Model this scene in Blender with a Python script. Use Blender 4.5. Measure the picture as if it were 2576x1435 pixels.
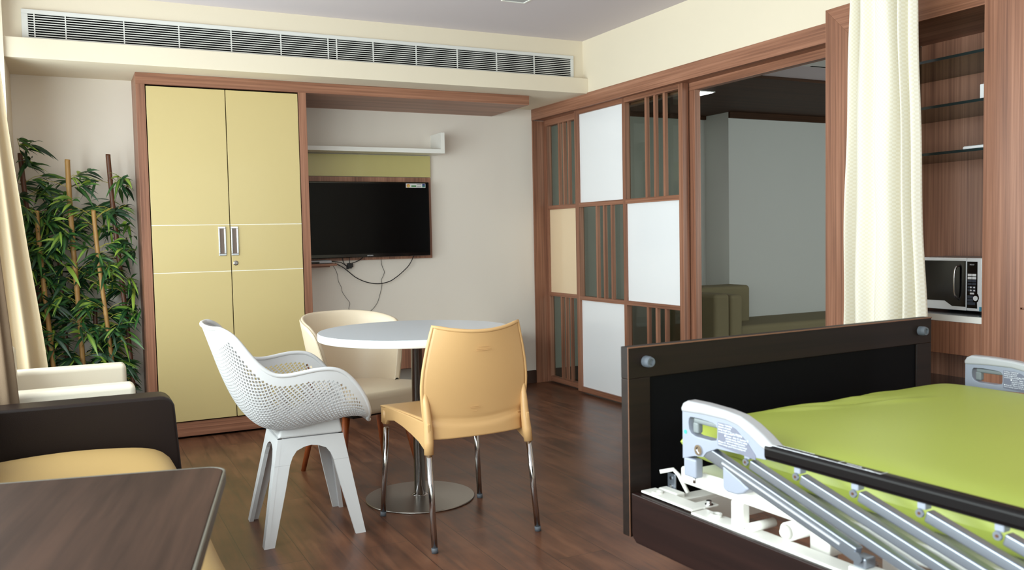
import bpy, math, random
from math import sin, cos, pi, radians as R
from mathutils import Vector, Matrix

sc = bpy.context.scene
for o in list(bpy.data.objects):
    bpy.data.objects.remove(o, do_unlink=True)
COL = sc.collection

# ------------------------------------------------------------------ camera
pitch, roll, yaw = -0.05616, -0.0201, 0.46792
F = Vector((sin(yaw), cos(yaw), 0)); RT = Vector((cos(yaw), -sin(yaw), 0)); U = Vector((0, 0, 1))
F2 = F * cos(pitch) + U * sin(pitch); U2 = U * cos(pitch) - F * sin(pitch)
R3 = RT * cos(roll) + U2 * sin(roll); U3 = U2 * cos(roll) - RT * sin(roll)
cd = bpy.data.cameras.new('camera'); cam = bpy.data.objects.new('camera', cd); COL.objects.link(cam)
m = Matrix((R3, U3, -F2)).transposed().to_4x4(); m.translation = Vector((-3.23761, -6.00411, 1.15))
cam.matrix_world = m
cd.sensor_width = 23.5; cd.lens = 2213.71 / 2576 * 23.5
cd.clip_start = 0.05; cd.clip_end = 60
cd.dof.use_dof = True; cd.dof.focus_distance = 4.1; cd.dof.aperture_fstop = 4.5
sc.camera = cam

# ------------------------------------------------------------------ world, daylight, exposure
w = bpy.data.worlds.new('sky'); sc.world = w; w.use_nodes = True
bg = w.node_tree.nodes['Background']; bg.inputs[0].default_value = (0.80, 0.89, 1.0, 1); bg.inputs[1].default_value = 1.2
sc.view_settings.view_transform = 'Standard'; sc.view_settings.look = 'None'
sc.view_settings.gamma = 1; sc.view_settings.use_curve_mapping = False
sc.view_settings.exposure = 0.33

def area(name, loc, rot, sx, sy, power, col=(1, 1, 1), spread=180):
    l = bpy.data.lights.new(name, 'AREA'); l.shape = 'RECTANGLE'; l.size = sx; l.size_y = sy
    l.energy = power; l.color = col; l.spread = R(spread)
    o = bpy.data.objects.new(name, l); o.location = loc; o.rotation_euler = rot; COL.objects.link(o); return o
# sky light through the long left window and through the window behind the camera
area('window_daylight', (-4.1, -3.85, 1.2), (0, R(-90), 0), 1.6, 6.0, 300, (1.0, 0.95, 0.975))
area('rear_window_daylight', (-1.9, -8.2, 1.55), (R(90), 0, 0), 2.6, 1.6, 30, (1.0, 0.95, 0.96))
# added fill light brightening the adjoining room, set behind an invented window
area('next_room_fill', (2.3, -5.5, 1.4), (R(90), 0, 0), 2.0, 1.3, 62, (0.97, 0.96, 0.97))

# ------------------------------------------------------------------ colour and material helpers
def lin(c):
    return tuple((x / 255 / 12.92) if x / 255 <= 0.04045 else ((x / 255 + 0.055) / 1.055) ** 2.4 for x in c) + (1,)
MATS = {}
def newmat(name):
    mt = bpy.data.materials.new(name); mt.use_nodes = True; MATS[name] = mt
    nt = mt.node_tree; b = nt.nodes['Principled BSDF']; return mt, nt, b
def plain(name, c, rough=0.5, metal=0.0, coat=0.0, spec=0.5, bump=0, bscale=200, var=0.0):
    mt, nt, b = newmat(name)
    b.inputs['Base Color'].default_value = lin(c); b.inputs['Roughness'].default_value = rough
    b.inputs['Metallic'].default_value = metal; b.inputs['Specular IOR Level'].default_value = spec
    b.inputs['Coat Weight'].default_value = coat; b.inputs['Coat Roughness'].default_value = 0.08
    tc = nt.nodes.new('ShaderNodeTexCoord'); n = nt.nodes.new('ShaderNodeTexNoise')
    n.inputs['Scale'].default_value = bscale if bump else 6; n.inputs['Detail'].default_value = 3
    nt.links.new(tc.outputs['Object'], n.inputs['Vector'])
    if bump:
        bp = nt.nodes.new('ShaderNodeBump'); bp.inputs['Strength'].default_value = bump; bp.inputs['Distance'].default_value = 0.002
        nt.links.new(n.outputs['Fac'], bp.inputs['Height']); nt.links.new(bp.outputs['Normal'], b.inputs['Normal'])
    if var:
        n2 = nt.nodes.new('ShaderNodeTexNoise'); n2.inputs['Scale'].default_value = 3.0; n2.inputs['Detail'].default_value = 4
        nt.links.new(tc.outputs['Object'], n2.inputs['Vector'])
        mx = nt.nodes.new('ShaderNodeMix'); mx.data_type = 'RGBA'
        l = lin(c); mx.inputs[6].default_value = tuple(x * (1 - var) for x in l[:3]) + (1,); mx.inputs[7].default_value = tuple(min(1, x * (1 + var)) for x in l[:3]) + (1,)
        nt.links.new(n2.outputs['Fac'], mx.inputs[0]); nt.links.new(mx.outputs[2], b.inputs['Base Color'])
    return mt
def wood(name, stops, axis='z', rough=0.42, fine=1.0, bump=0.08, coat=0.0, spec=0.5):
    mt, nt, b = newmat(name); b.inputs['Specular IOR Level'].default_value = spec
    b.inputs['Roughness'].default_value = rough; b.inputs['Coat Weight'].default_value = coat
    tc = nt.nodes.new('ShaderNodeTexCoord'); mp = nt.nodes.new('ShaderNodeMapping')
    s = [90 * fine] * 3; s['xyz'.index(axis)] = 1.3
    mp.inputs['Scale'].default_value = s
    nt.links.new(tc.outputs['Object'], mp.inputs['Vector'])
    n1 = nt.nodes.new('ShaderNodeTexNoise'); n1.inputs['Scale'].default_value = 1.0; n1.inputs['Detail'].default_value = 5; n1.inputs['Roughness'].default_value = 0.6
    nt.links.new(mp.outputs[0], n1.inputs['Vector'])
    mp2 = nt.nodes.new('ShaderNodeMapping'); s2 = [14 * fine] * 3; s2['xyz'.index(axis)] = 0.5; mp2.inputs['Scale'].default_value = s2
    nt.links.new(tc.outputs['Object'], mp2.inputs['Vector'])
    n2 = nt.nodes.new('ShaderNodeTexNoise'); n2.inputs['Scale'].default_value = 1.0; n2.inputs['Detail'].default_value = 2
    nt.links.new(mp2.outputs[0], n2.inputs['Vector'])
    ma = nt.nodes.new('ShaderNodeMath'); ma.operation = 'MULTIPLY_ADD'; ma.inputs[1].default_value = 0.6
    mb = nt.nodes.new('ShaderNodeMath'); mb.operation = 'MULTIPLY'; mb.inputs[1].default_value = 0.4
    nt.links.new(n2.outputs['Fac'], mb.inputs[0]); nt.links.new(n1.outputs['Fac'], ma.inputs[0]); nt.links.new(mb.outputs[0], ma.inputs[2])
    cr = nt.nodes.new('ShaderNodeValToRGB'); e = cr.color_ramp.elements
    e[0].position = 0.36; e[0].color = lin(stops[0]); e[1].position = 0.64; e[1].color = lin(stops[-1])
    if len(stops) == 3:
        k = e.new(0.5); k.color = lin(stops[1])
    nt.links.new(ma.outputs[0], cr.inputs[0]); nt.links.new(cr.outputs[0], b.inputs['Base Color'])
    bp = nt.nodes.new('ShaderNodeBump'); bp.inputs['Strength'].default_value = bump; bp.inputs['Distance'].default_value = 0.001
    nt.links.new(n1.outputs['Fac'], bp.inputs['Height']); nt.links.new(bp.outputs['Normal'], b.inputs['Normal'])
    return mt
def glassy(name, tint, refl=0.12, rough=0.02, opacity=0.25):
    mt = bpy.data.materials.new(name); mt.use_nodes = True; nt = mt.node_tree; nt.nodes.clear(); MATS[name] = mt
    out = nt.nodes.new('ShaderNodeOutputMaterial'); tr = nt.nodes.new('ShaderNodeBsdfTransparent'); tr.inputs[0].default_value = lin(tint)
    gl = nt.nodes.new('ShaderNodeBsdfGlossy'); gl.inputs['Roughness'].default_value = rough
    lw = nt.nodes.new('ShaderNodeLayerWeight'); lw.inputs['Blend'].default_value = 0.5
    pw = nt.nodes.new('ShaderNodeMath'); pw.operation = 'POWER'; pw.inputs[1].default_value = 5
    fr = nt.nodes.new('ShaderNodeMath'); fr.operation = 'MULTIPLY_ADD'; fr.inputs[1].default_value = 0.8; fr.inputs[2].default_value = 0.035
    nt.links.new(lw.outputs['Facing'], pw.inputs[0]); nt.links.new(pw.outputs[0], fr.inputs[0])
    mx = nt.nodes.new('ShaderNodeMixShader'); nt.links.new(fr.outputs[0], mx.inputs[0])
    nt.links.new(tr.outputs[0], mx.inputs[1]); nt.links.new(gl.outputs[0], mx.inputs[2]); nt.links.new(mx.outputs[0], out.inputs[0])
    return mt
def emit(name, c, s):
    mt = bpy.data.materials.new(name); mt.use_nodes = True; nt = mt.node_tree; nt.nodes.clear(); MATS[name] = mt
    out = nt.nodes.new('ShaderNodeOutputMaterial'); e = nt.nodes.new('ShaderNodeEmission'); e.inputs[0].default_value = lin(c); e.inputs[1].default_value = s
    nt.links.new(e.outputs[0], out.inputs[0]); return mt

WAL = [(112, 72, 54), (146, 99, 76), (170, 121, 96)]
wood_v = wood('walnut_laminate_upright', WAL, 'z'); wood_x = wood('walnut_laminate_across', WAL, 'x'); wood_y = wood('walnut_laminate_along', WAL, 'y')
canopy_wood = wood('dark_ceiling_laminate', [(54, 33, 20), (78, 49, 30)], 'x', 0.6, spec=0.2)
bed_wood = wood('dark_bed_laminate', [(20, 12, 9), (36, 23, 17)], 'x', 0.5, 0.6, spec=0.25)
bed_wood_y = wood('dark_bed_laminate_side', [(24, 12, 11), (38, 21, 18)], 'y', 0.4, 0.6, spec=0.3)
bed_edge = plain('bed_edge_band', (120, 82, 62), 0.5)
black_panel = plain('black_board_panel', (4, 4, 6), 0.7, spec=0.12)
wall_m = plain('cream_wall_paint', (230, 218, 196), 0.7, bump=0.12, bscale=160, var=0.012)
wall_white = plain('pale_wall_paint', (236, 227, 216), 0.75, bump=0.12, bscale=160, var=0.012)
ceil_m = plain('ceiling_paint', (212, 203, 207), 0.85, var=0.01)
grey_wall = plain('pale_grey_wall_paint', (206, 205, 200), 0.8, var=0.01)
dark_base = plain('dark_baseboard', (62, 40, 30), 0.45)
yellow = plain('pale_yellow_laminate', (202, 182, 128), 0.4, coat=0.12, var=0.01)
yellow_tv = plain('olive_yellow_laminate', (196, 184, 122), 0.25, coat=0.3)
white_paint = plain('white_powder_coat', (238, 236, 230), 0.35)
white_panel = plain('white_gloss_panel', (246, 247, 250), 0.15, coat=0.4)
peach_panel = plain('peach_gloss_panel', (240, 214, 178), 0.15, coat=0.4)
inlay = plain('white_inlay', (240, 236, 222), 0.5)
grille_m = plain('grille_white_metal', (222, 222, 218), 0.45)
black = plain('matt_black_void', (4, 4, 5), 0.9, spec=0.1)
blk_gloss = plain('black_gloss_plastic', (6, 6, 8), 0.12)
blk_matt = plain('black_plastic', (14, 13, 14), 0.45)
screen = plain('tv_screen', (2, 2, 3), 0.2, spec=0.15)
chrome = plain('chrome', (196, 194, 194), 0.16, 1.0)
steel = plain('brushed_steel', (165, 160, 155), 0.3, 1.0, bump=0.1, bscale=90)
alu = plain('anodised_aluminium', (150, 156, 168), 0.3, 0.8)
silver_pl = plain('silver_grey_plastic', (146, 151, 165), 0.38)
silver_lt = plain('light_grey_plastic', (172, 172, 175), 0.38)
grey_pl = plain('mid_grey_plastic', (120, 126, 128), 0.45)
decal_bg = plain('grey_lavender_decal', (112, 114, 130), 0.5)
white_ink = plain('white_ink', (240, 242, 248), 0.6)
grey_rub = plain('grey_rubber', (92, 98, 106), 0.6)
teal = plain('teal_dot', (60, 190, 160), 0.4)
chair_white = plain('white_chair_plastic', (212, 212, 214), 0.42)
table_edge = plain('white_table_edge', (244, 242, 238), 0.4)
table_top_m = plain('pale_grey_laminate', (206, 210, 216), 0.3, bump=0.03)
beige_pl = plain('beige_chair_plastic', (222, 178, 122), 0.38)
cream_l = plain('cream_leather', (222, 205, 180), 0.38, bump=0.15, bscale=350, var=0.02)
cream_l2 = plain('pale_cream_leather', (228, 218, 200), 0.42, bump=0.15, bscale=350)
brown_l = plain('dark_brown_leather', (26, 13, 9), 0.45, spec=0.3, bump=0.15, bscale=350)
tan_fab = plain('tan_leather', (176, 144, 90), 0.5, bump=0.1, bscale=250, var=0.04)
orange_wood = wood('reddish_leg_wood', [(122, 56, 24), (160, 82, 38)], 'z', 0.4)
lime = plain('lime_green_vinyl', (164, 176, 76), 0.4, bump=0.06, bscale=500)
olive_fab = plain('olive_fabric', (126, 115, 86), 0.85, bump=0.4, bscale=400, var=0.04)
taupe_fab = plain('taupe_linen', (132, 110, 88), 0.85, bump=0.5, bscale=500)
counter_m = plain('dark_counter_stone', (58, 58, 62), 0.2)
cane_tan = wood('tan_bamboo', [(150, 108, 56), (196, 154, 92)], 'z', 0.45, 0.5)
cane_dark = wood('dark_bamboo', [(64, 34, 20), (104, 62, 38)], 'z', 0.45, 0.5)
clear_glass = glassy('clear_glass', (232, 240, 238))
smoke_glass = glassy('smoked_green_glass', (216, 220, 214))
shelf_glass = glassy('green_shelf_glass', (190, 200, 178))
shelf_edge = plain('dark_glass_edge', (28, 42, 44), 0.15)
lamp_m = emit('lamp_panel', (255, 255, 255), 14)

# floor: vinyl planks running towards the far wall
def floor_mat():
    mt, nt, b = newmat('brown_vinyl_plank')
    tc = nt.nodes.new('ShaderNodeTexCoord'); mp = nt.nodes.new('ShaderNodeMapping')
    mp.inputs['Rotation'].default_value = (0, 0, R(90)); mp.inputs['Location'].default_value = (0.32, -0.021, 0)
    nt.links.new(tc.outputs['Object'], mp.inputs['Vector'])
    br = nt.nodes.new('ShaderNodeTexBrick'); br.inputs['Scale'].default_value = 1
    br.inputs['Brick Width'].default_value = 1.22; br.inputs['Row Height'].default_value = 0.195
    br.inputs['Mortar Size'].default_value = 0.0013; br.inputs['Mortar Smooth'].default_value = 0.3
    br.inputs['Color1'].default_value = (0, 0, 0, 1); br.inputs['Color2'].default_value = (1, 1, 1, 1); br.inputs['Mortar'].default_value = (0.5, 0.5, 0.5, 1)
    br.offset = 0.37; nt.links.new(mp.outputs[0], br.inputs['Vector'])
    m2 = nt.nodes.new('ShaderNodeMapping'); m2.inputs['Scale'].default_value = (30, 2.2, 1)
    nt.links.new(tc.outputs['Object'], m2.inputs['Vector'])
    ad = nt.nodes.new('ShaderNodeVectorMath'); ad.operation = 'MULTIPLY_ADD'; ad.inputs[1].default_value = (7, 7, 7)
    nt.links.new(br.outputs['Color'], ad.inputs[0]); nt.links.new(m2.outputs[0], ad.inputs[2])
    n1 = nt.nodes.new('ShaderNodeTexNoise'); n1.inputs['Scale'].default_value = 1.0; n1.inputs['Detail'].default_value = 6; n1.inputs['Distortion'].default_value = 0.6
    nt.links.new(ad.outputs[0], n1.inputs['Vector'])
    m3 = nt.nodes.new('ShaderNodeMapping'); m3.inputs['Scale'].default_value = (5, 3, 1); nt.links.new(tc.outputs['Object'], m3.inputs['Vector'])
    n3 = nt.nodes.new('ShaderNodeTexNoise'); n3.inputs['Scale'].default_value = 1.3; n3.inputs['Detail'].default_value = 5; nt.links.new(m3.outputs[0], n3.inputs['Vector'])
    sm = nt.nodes.new('ShaderNodeMath'); sm.operation = 'MULTIPLY_ADD'; sm.inputs[1].default_value = 0.55
    s2 = nt.nodes.new('ShaderNodeMath'); s2.operation = 'MULTIPLY'; s2.inputs[1].default_value = 0.45
    nt.links.new(n3.outputs['Fac'], s2.inputs[0]); nt.links.new(n1.outputs['Fac'], sm.inputs[0]); nt.links.new(s2.outputs[0], sm.inputs[2])
    cr = nt.nodes.new('ShaderNodeValToRGB'); e = cr.color_ramp.elements
    e[0].position = 0.33; e[0].color = lin((60, 36, 26)); e[1].position = 0.68; e[1].color = lin((128, 86, 62))
    k = e.new(0.5); k.color = lin((98, 62, 44))
    nt.links.new(sm.outputs[0], cr.inputs[0])
    hs = nt.nodes.new('ShaderNodeHueSaturation'); mr = nt.nodes.new('ShaderNodeMapRange'); mr.inputs[3].default_value = 0.88; mr.inputs[4].default_value = 1.14
    nt.links.new(br.outputs['Color'], mr.inputs[0]); nt.links.new(mr.outputs[0], hs.inputs['Value']); nt.links.new(cr.outputs[0], hs.inputs['Color'])
    mx = nt.nodes.new('ShaderNodeMix'); mx.data_type = 'RGBA'; mx.inputs[7].default_value = lin((40, 26, 20))
    nt.links.new(br.outputs['Fac'], mx.inputs[0]); nt.links.new(hs.outputs[0], mx.inputs[6]); nt.links.new(mx.outputs[2], b.inputs['Base Color'])
    b.inputs['Roughness'].default_value = 0.3; b.inputs['Specular IOR Level'].default_value = 0.5
    rr = nt.nodes.new('ShaderNodeMapRange'); rr.inputs[3].default_value = 0.24; rr.inputs[4].default_value = 0.42
    nt.links.new(n1.outputs['Fac'], rr.inputs[0]); nt.links.new(rr.outputs[0], b.inputs['Roughness'])
    bp = nt.nodes.new('ShaderNodeBump'); bp.inputs['Strength'].default_value = 0.25; bp.inputs['Distance'].default_value = 0.001
    nt.links.new(n1.outputs['Fac'], bp.inputs['Height']); nt.links.new(bp.outputs['Normal'], b.inputs['Normal'])
    return mt
floor_m = floor_mat()

def table_wood():
    mt = wood('brown_table_laminate', [(40, 27, 21), (58, 41, 33), (72, 51, 41)], 'y', 0.55, 0.28, 0.03, spec=0.08)
    return mt
desk_m = table_wood()

def check_cloth(name, c1, c2, size):
    mt, nt, b = newmat(name); b.inputs['Roughness'].default_value = 0.8
    uv = nt.nodes.new('ShaderNodeTexCoord'); ch = nt.nodes.new('ShaderNodeTexChecker'); ch.inputs['Scale'].default_value = size
    nt.links.new(uv.outputs['UV'], ch.inputs['Vector']); ch.inputs['Color1'].default_value = lin(c1); ch.inputs['Color2'].default_value = lin(c2)
    nt.links.new(ch.outputs[0], b.inputs['Base Color'])
    tl = nt.nodes.new('ShaderNodeBsdfTranslucent'); nt.links.new(ch.outputs[0], tl.inputs[0])
    mx = nt.nodes.new('ShaderNodeMixShader'); mx.inputs[0].default_value = 0.14
    nt.links.new(b.outputs[0], mx.inputs[1]); nt.links.new(tl.outputs[0], mx.inputs[2]); nt.links.new(mx.outputs[0], nt.nodes['Material Output'].inputs[0])
    return mt
ward_cloth = check_cloth('cream_checked_cloth', (247, 242, 228), (240, 233, 214), 125)
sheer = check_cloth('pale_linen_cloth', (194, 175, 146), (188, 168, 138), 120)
def trans_fab(mt, fac):
    nt = mt.node_tree; b = nt.nodes['Principled BSDF']; tl = nt.nodes.new('ShaderNodeBsdfTranslucent'); tl.inputs[0].default_value = b.inputs['Base Color'].default_value
    mx = nt.nodes.new('ShaderNodeMixShader'); mx.inputs[0].default_value = fac
    nt.links.new(b.outputs[0], mx.inputs[1]); nt.links.new(tl.outputs[0], mx.inputs[2]); nt.links.new(mx.outputs[0], nt.nodes['Material Output'].inputs[0])
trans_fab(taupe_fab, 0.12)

def leaf_mat():
    mt, nt, b = newmat('bamboo_leaf'); b.inputs['Roughness'].default_value = 0.42
    at = nt.nodes.new('ShaderNodeAttribute'); at.attribute_name = 'tone'
    cr = nt.nodes.new('ShaderNodeValToRGB'); e = cr.color_ramp.elements
    e[0].position = 0; e[0].color = lin((12, 38, 24)); e[1].position = 1; e[1].color = lin((140, 168, 64))
    k = e.new(0.45); k.color = lin((26, 64, 34)); k = e.new(0.75); k.color = lin((60, 104, 42))
    nt.links.new(at.outputs['Fac'], cr.inputs[0]); nt.links.new(cr.outputs[0], b.inputs['Base Color'])
    return mt
leaf_m = leaf_mat()
twig_m = plain('yellow_green_twig', (168, 160, 70), 0.6)

# ------------------------------------------------------------------ mesh helpers
class MB:
    def __init__(s): s.v = []; s.f = []
    def add(s, vs, fs):
        n = len(s.v); s.v += [tuple(x) for x in vs]; s.f += [tuple(i + n for i in f) for f in fs]; return s
    def box(s, x0, x1, y0, y1, z0, z1):
        x0, x1 = sorted((x0, x1)); y0, y1 = sorted((y0, y1)); z0, z1 = sorted((z0, z1))
        return s.add([(x0, y0, z0), (x1, y0, z0), (x1, y1, z0), (x0, y1, z0), (x0, y0, z1), (x1, y0, z1), (x1, y1, z1), (x0, y1, z1)],
                     [(0, 3, 2, 1), (4, 5, 6, 7), (0, 1, 5, 4), (1, 2, 6, 5), (2, 3, 7, 6), (3, 0, 4, 7)])
    def prism(s, poly, ax, a, b):
        # poly: 2D points on the plane across axis ax (remaining axes in order), extruded a..b
        def mk(p, t):
            q = [p[0], p[1]]; q.insert(ax, t); return tuple(q)
        n = len(poly)
        return s.add([mk(p, a) for p in poly] + [mk(p, b) for p in poly],
                     [tuple(range(n))[::-1], tuple(range(n, 2 * n))] + [(i, (i + 1) % n, n + (i + 1) % n, n + i) for i in range(n)])
    def ringprism(s, outer, inner, ax, a, b):
        # plate with a hole; outer and inner must have the same count
        def mk(p, t):
            q = [p[0], p[1]]; q.insert(ax, t); return tuple(q)
        n = len(outer); vs = [mk(p, t) for t in (a, b) for L in (outer, inner) for p in L]; fs = []
        for i in range(n):
            j = (i + 1) % n
            fs += [(i, j, n + j, n + i), (2 * n + i, 3 * n + i, 3 * n + j, 2 * n + j), (i, 2 * n + i, 2 * n + j, j), (n + i, n + j, 3 * n + j, 3 * n + i)]
        return s.add(vs, fs)
    def tube(s, pts, r, n=12, cap=True):
        pts = [Vector(p) for p in pts]; k = len(pts); rs = r if isinstance(r, (list, tuple)) else [r] * k
        vs = []; prev = None
        for i, p in enumerate(pts):
            t = (pts[min(i + 1, k - 1)] - pts[max(i - 1, 0)]).normalized()
            if prev is None:
                a = Vector((0, 0, 1)) if abs(t.z) < 0.9 else Vector((1, 0, 0)); nrm = t.cross(a).normalized()
            else:
                nrm = (prev - t * prev.dot(t)).normalized()
            prev = nrm; bn = t.cross(nrm)
            vs += [p + (nrm * cos(2 * pi * j / n) + bn * sin(2 * pi * j / n)) * rs[i] for j in range(n)]
        fs = [(i * n + j, i * n + (j + 1) % n, (i + 1) * n + (j + 1) % n, (i + 1) * n + j) for i in range(k - 1) for j in range(n)]
        if cap: fs += [tuple(range(n))[::-1], tuple((k - 1) * n + j for j in range(n))]
        return s.add(vs, fs)
    def loop(s, pts, r, n=10):
        pts = [Vector(p) for p in pts]; k = len(pts); vs = []; prev = None
        for i, p in enumerate(pts):
            t = (pts[(i + 1) % k] - pts[i - 1]).normalized()
            if prev is None:
                a = Vector((0, 0, 1)) if abs(t.z) < 0.9 else Vector((1, 0, 0)); nrm = t.cross(a).normalized()
            else: nrm = (prev - t * prev.dot(t)).normalized()
            prev = nrm; bn = t.cross(nrm)
            vs += [p + (nrm * cos(2 * pi * j / n) + bn * sin(2 * pi * j / n)) * r for j in range(n)]
        # find the twist between last and first ring
        off = min(range(n), key=lambda o: (vs[(k - 1) * n] - vs[o]).length)
        fs = [(i * n + j, i * n + (j + 1) % n, (i + 1) * n + (j + 1) % n, (i + 1) * n + j) for i in range(k - 1) for j in range(n)]
        fs += [((k - 1) * n + j, (k - 1) * n + (j + 1) % n, (j + 1 + off) % n, (j + off) % n) for j in range(n)]
        return s.add(vs, fs)
    def lathe(s, prof, cx=0, cy=0, n=32, ax=2, base=0):
        vs = []; fs = []; k = len(prof)
        for (r, h) in prof:
            for j in range(n):
                a = 2 * pi * j / n; q = [cx + r * cos(a), cy + r * sin(a)]; q.insert(ax, base + h); vs.append(tuple(q))
        for i in range(k - 1):
            for j in range(n):
                fs.append((i * n + j, i * n + (j + 1) % n, (i + 1) * n + (j + 1) % n, (i + 1) * n + j))
        fs += [tuple(range(n))[::-1], tuple((k - 1) * n + j for j in range(n))]
        return s.add(vs, fs)
    def grid(s, P, nu, nv, cu=False):
        vs = [P(i / nu, j / nv) for i in range(nu + 1) for j in range(nv + 1)]
        fs = [(i * (nv + 1) + j, (i + 1) * (nv + 1) + j, (i + 1) * (nv + 1) + j + 1, i * (nv + 1) + j + 1) for i in range(nu) for j in range(nv)]
        return s.add(vs, fs)
    def build(s, name, mat, parent=None, smooth=False, bevel=0, seg=2, sub=0, solid=0, weld=False, label=None):
        me = bpy.data.meshes.new(name); me.from_pydata(s.v, [], s.f); me.update()
        import bmesh
        bm = bmesh.new(); bm.from_mesh(me)
        if weld: bmesh.ops.remove_doubles(bm, verts=bm.verts, dist=1e-5)
        bmesh.ops.recalc_face_normals(bm, faces=bm.faces); bm.to_mesh(me); bm.free()
        o = bpy.data.objects.new(name, me); COL.objects.link(o); me.materials.append(mat)
        if smooth:
            for p in me.polygons: p.use_smooth = True
        if parent: o.parent = parent
        if solid:
            md = o.modifiers.new('thick', 'SOLIDIFY'); md.thickness = solid; md.offset = 0
        if bevel:
            md = o.modifiers.new('bevel', 'BEVEL'); md.width = bevel; md.segments = seg; md.limit_method = 'ANGLE'; md.angle_limit = R(40)
            if seg > 2:
                for p in me.polygons: p.use_smooth = True
                o.modifiers.new('wn', 'WEIGHTED_NORMAL')
        if sub:
            md = o.modifiers.new('sub', 'SUBSURF'); md.levels = sub; md.render_levels = sub
        if label: o['label'] = label
        return o
def B(*a): return MB().box(*a)
def tag(o, label, cat, group=None, kind=None):
    o['label'] = label; o['category'] = cat
    if group: o['group'] = group
    if kind: o['kind'] = kind
    return o
def thing(name, label, cat, loc=(0, 0, 0), rz=0, group=None):
    o = bpy.data.objects.new(name, None); COL.objects.link(o); o.location = loc; o.rotation_euler = (0, 0, rz)
    o.empty_display_size = 0.1
    return tag(o, label, cat, group)
def struct(o): o['kind'] = 'structure'; return o
def smooth_tube(pts, r, n=10, steps=8):
    # Catmull-Rom through pts
    P = [Vector(p) for p in pts]; P = [2 * P[0] - P[1]] + P + [2 * P[-1] - P[-2]]; out = []
    for i in range(1, len(P) - 2):
        for k in range(steps):
            t = k / steps; a, b_, c, d = P[i - 1], P[i], P[i + 1], P[i + 2]
            out.append(0.5 * ((2 * b_) + (c - a) * t + (2 * a - 5 * b_ + 4 * c - d) * t * t + (3 * b_ - a - 3 * c + d) * t ** 3))
    out.append(P[-2]); return MB().tube(out, r, n)
def spline(tab, u):
    # tab: list of (u, a, b, ...), smooth interpolation
    for i in range(len(tab) - 1):
        if u <= tab[i + 1][0] or i == len(tab) - 2:
            t = (u - tab[i][0]) / (tab[i + 1][0] - tab[i][0]); t = max(0, min(1, t))
            p1 = tab[i][1:]; p2 = tab[i + 1][1:]
            p0 = tab[i - 1][1:] if i > 0 else tuple(2 * a - b for a, b in zip(p1, p2))
            p3 = tab[i + 2][1:] if i + 2 < len(tab) else tuple(2 * b - a for a, b in zip(p1, p2))
            return [0.5 * (2 * b + (c - a) * t + (2 * a - 5 * b + 4 * c - d) * t * t + (3 * b - a - 3 * c + d) * t ** 3) for a, b, c, d in zip(p0, p1, p2, p3)]
def text(body, size, mat, parent, mtx, name='lettering', ext=0.0003, align='LEFT', sx=1.0):
    cu = bpy.data.curves.new(name, 'FONT'); cu.body = body; cu.size = size; cu.extrude = ext; cu.align_x = align; cu.resolution_u = 2
    to = bpy.data.objects.new('tmp', cu); COL.objects.link(to); bpy.context.view_layer.update()
    me = bpy.data.meshes.new_from_object(to.evaluated_get(bpy.context.evaluated_depsgraph_get()))
    bpy.data.objects.remove(to, do_unlink=True)
    me.transform(Matrix.Diagonal((sx, 1, 1, 1))); me.transform(mtx); me.materials.clear(); me.materials.append(mat); me.name = name
    o = bpy.data.objects.new(name, me); COL.objects.link(o)
    if parent: o.parent = parent
    return o
def join_mesh(objs, name):
    # several lettering meshes become one printed part
    v = []; f = []; par = objs[0].parent; mat = objs[0].data.materials[0]
    for o in objs:
        n = len(v); v += [tuple(x.co) for x in o.data.vertices]; f += [tuple(i + n for i in p.vertices) for p in o.data.polygons]
    for o in objs: bpy.data.objects.remove(o, do_unlink=True)
    me = bpy.data.meshes.new(name); me.from_pydata(v, [], f); me.materials.append(mat)
    o = bpy.data.objects.new(name, me); COL.objects.link(o); o.parent = par; return o
def frame_mtx(o, x, y):
    x = Vector(x).normalized(); y = Vector(y).normalized(); z = x.cross(y)
    mm = Matrix((x, y, z)).transposed().to_4x4(); mm.translation = Vector(o); return mm

# ------------------------------------------------------------------ room shell
H = 2.477; ZT = 2.2136; ZS = 2.1104; YB = -0.747; YL = -0.813
XP = -3.475; XW = -3.62
struct(B(-4.0, 0.06, -8.0, 0.12, -0.1, 0).build('floor', floor_m))
struct(B(0.06, 4.2, -5.2, 0.12, -0.1, 0).build('floor', floor_m))
struct(B(-4.0, 0.2, -8.0, 0.12, H, H + 0.1).build('ceiling', ceil_m))
struct(B(-3.8, 0.15, 0, 0.12, 0, H).build('wall_back', wall_white))
struct(B(-3.8, -2.85, -0.289, 0, 0, ZS).build('wall_back', wall_white))
struct(B(-3.8, 0, YB, 0, ZT, H).build('wall_bulkhead', wall_m))
struct(B(XP - 0.008, 0, YL, 0, ZS, ZT).build('trim_1', wall_m, bevel=0.002))
struct(B(-3.80, XP, -0.835, -0.289, 0, H).build('wall_left', wall_m))
# window wall
WY0, WY1, WZ0, WZ1 = -0.87, -6.9, 0.42, 2.32
struct(MB().box(-3.76, XW, -8.0, -0.835, 0, WZ0).box(-3.76, XW, -8.0, -0.835, WZ1, H).box(-3.76, XW, -0.835, WY0, WZ0, WZ1).box(-3.76, XW, -8.0, WY1, WZ0, WZ1).build('wall_left', wall_m))
wf = MB(); n = 5
for i in range(n):
    a = WY0 + (WY1 - WY0) * i / n; b_ = WY0 + (WY1 - WY0) * (i + 1) / n
    wf.box(-3.72, -3.67, a, a - 0.04, WZ0, WZ1).box(-3.72, -3.67, b_ + 0.04, b_, WZ0, WZ1)
wf.box(-3.72, -3.67, WY0, WY1, WZ0, WZ0 + 0.05).box(-3.72, -3.67, WY0, WY1, WZ1 - 0.05, WZ1)
wo = struct(wf.build('window_1', white_paint)); B(-3.70, -3.694, WY0, WY1, WZ0, WZ1).build('window_pane', clear_glass, wo)
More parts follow.
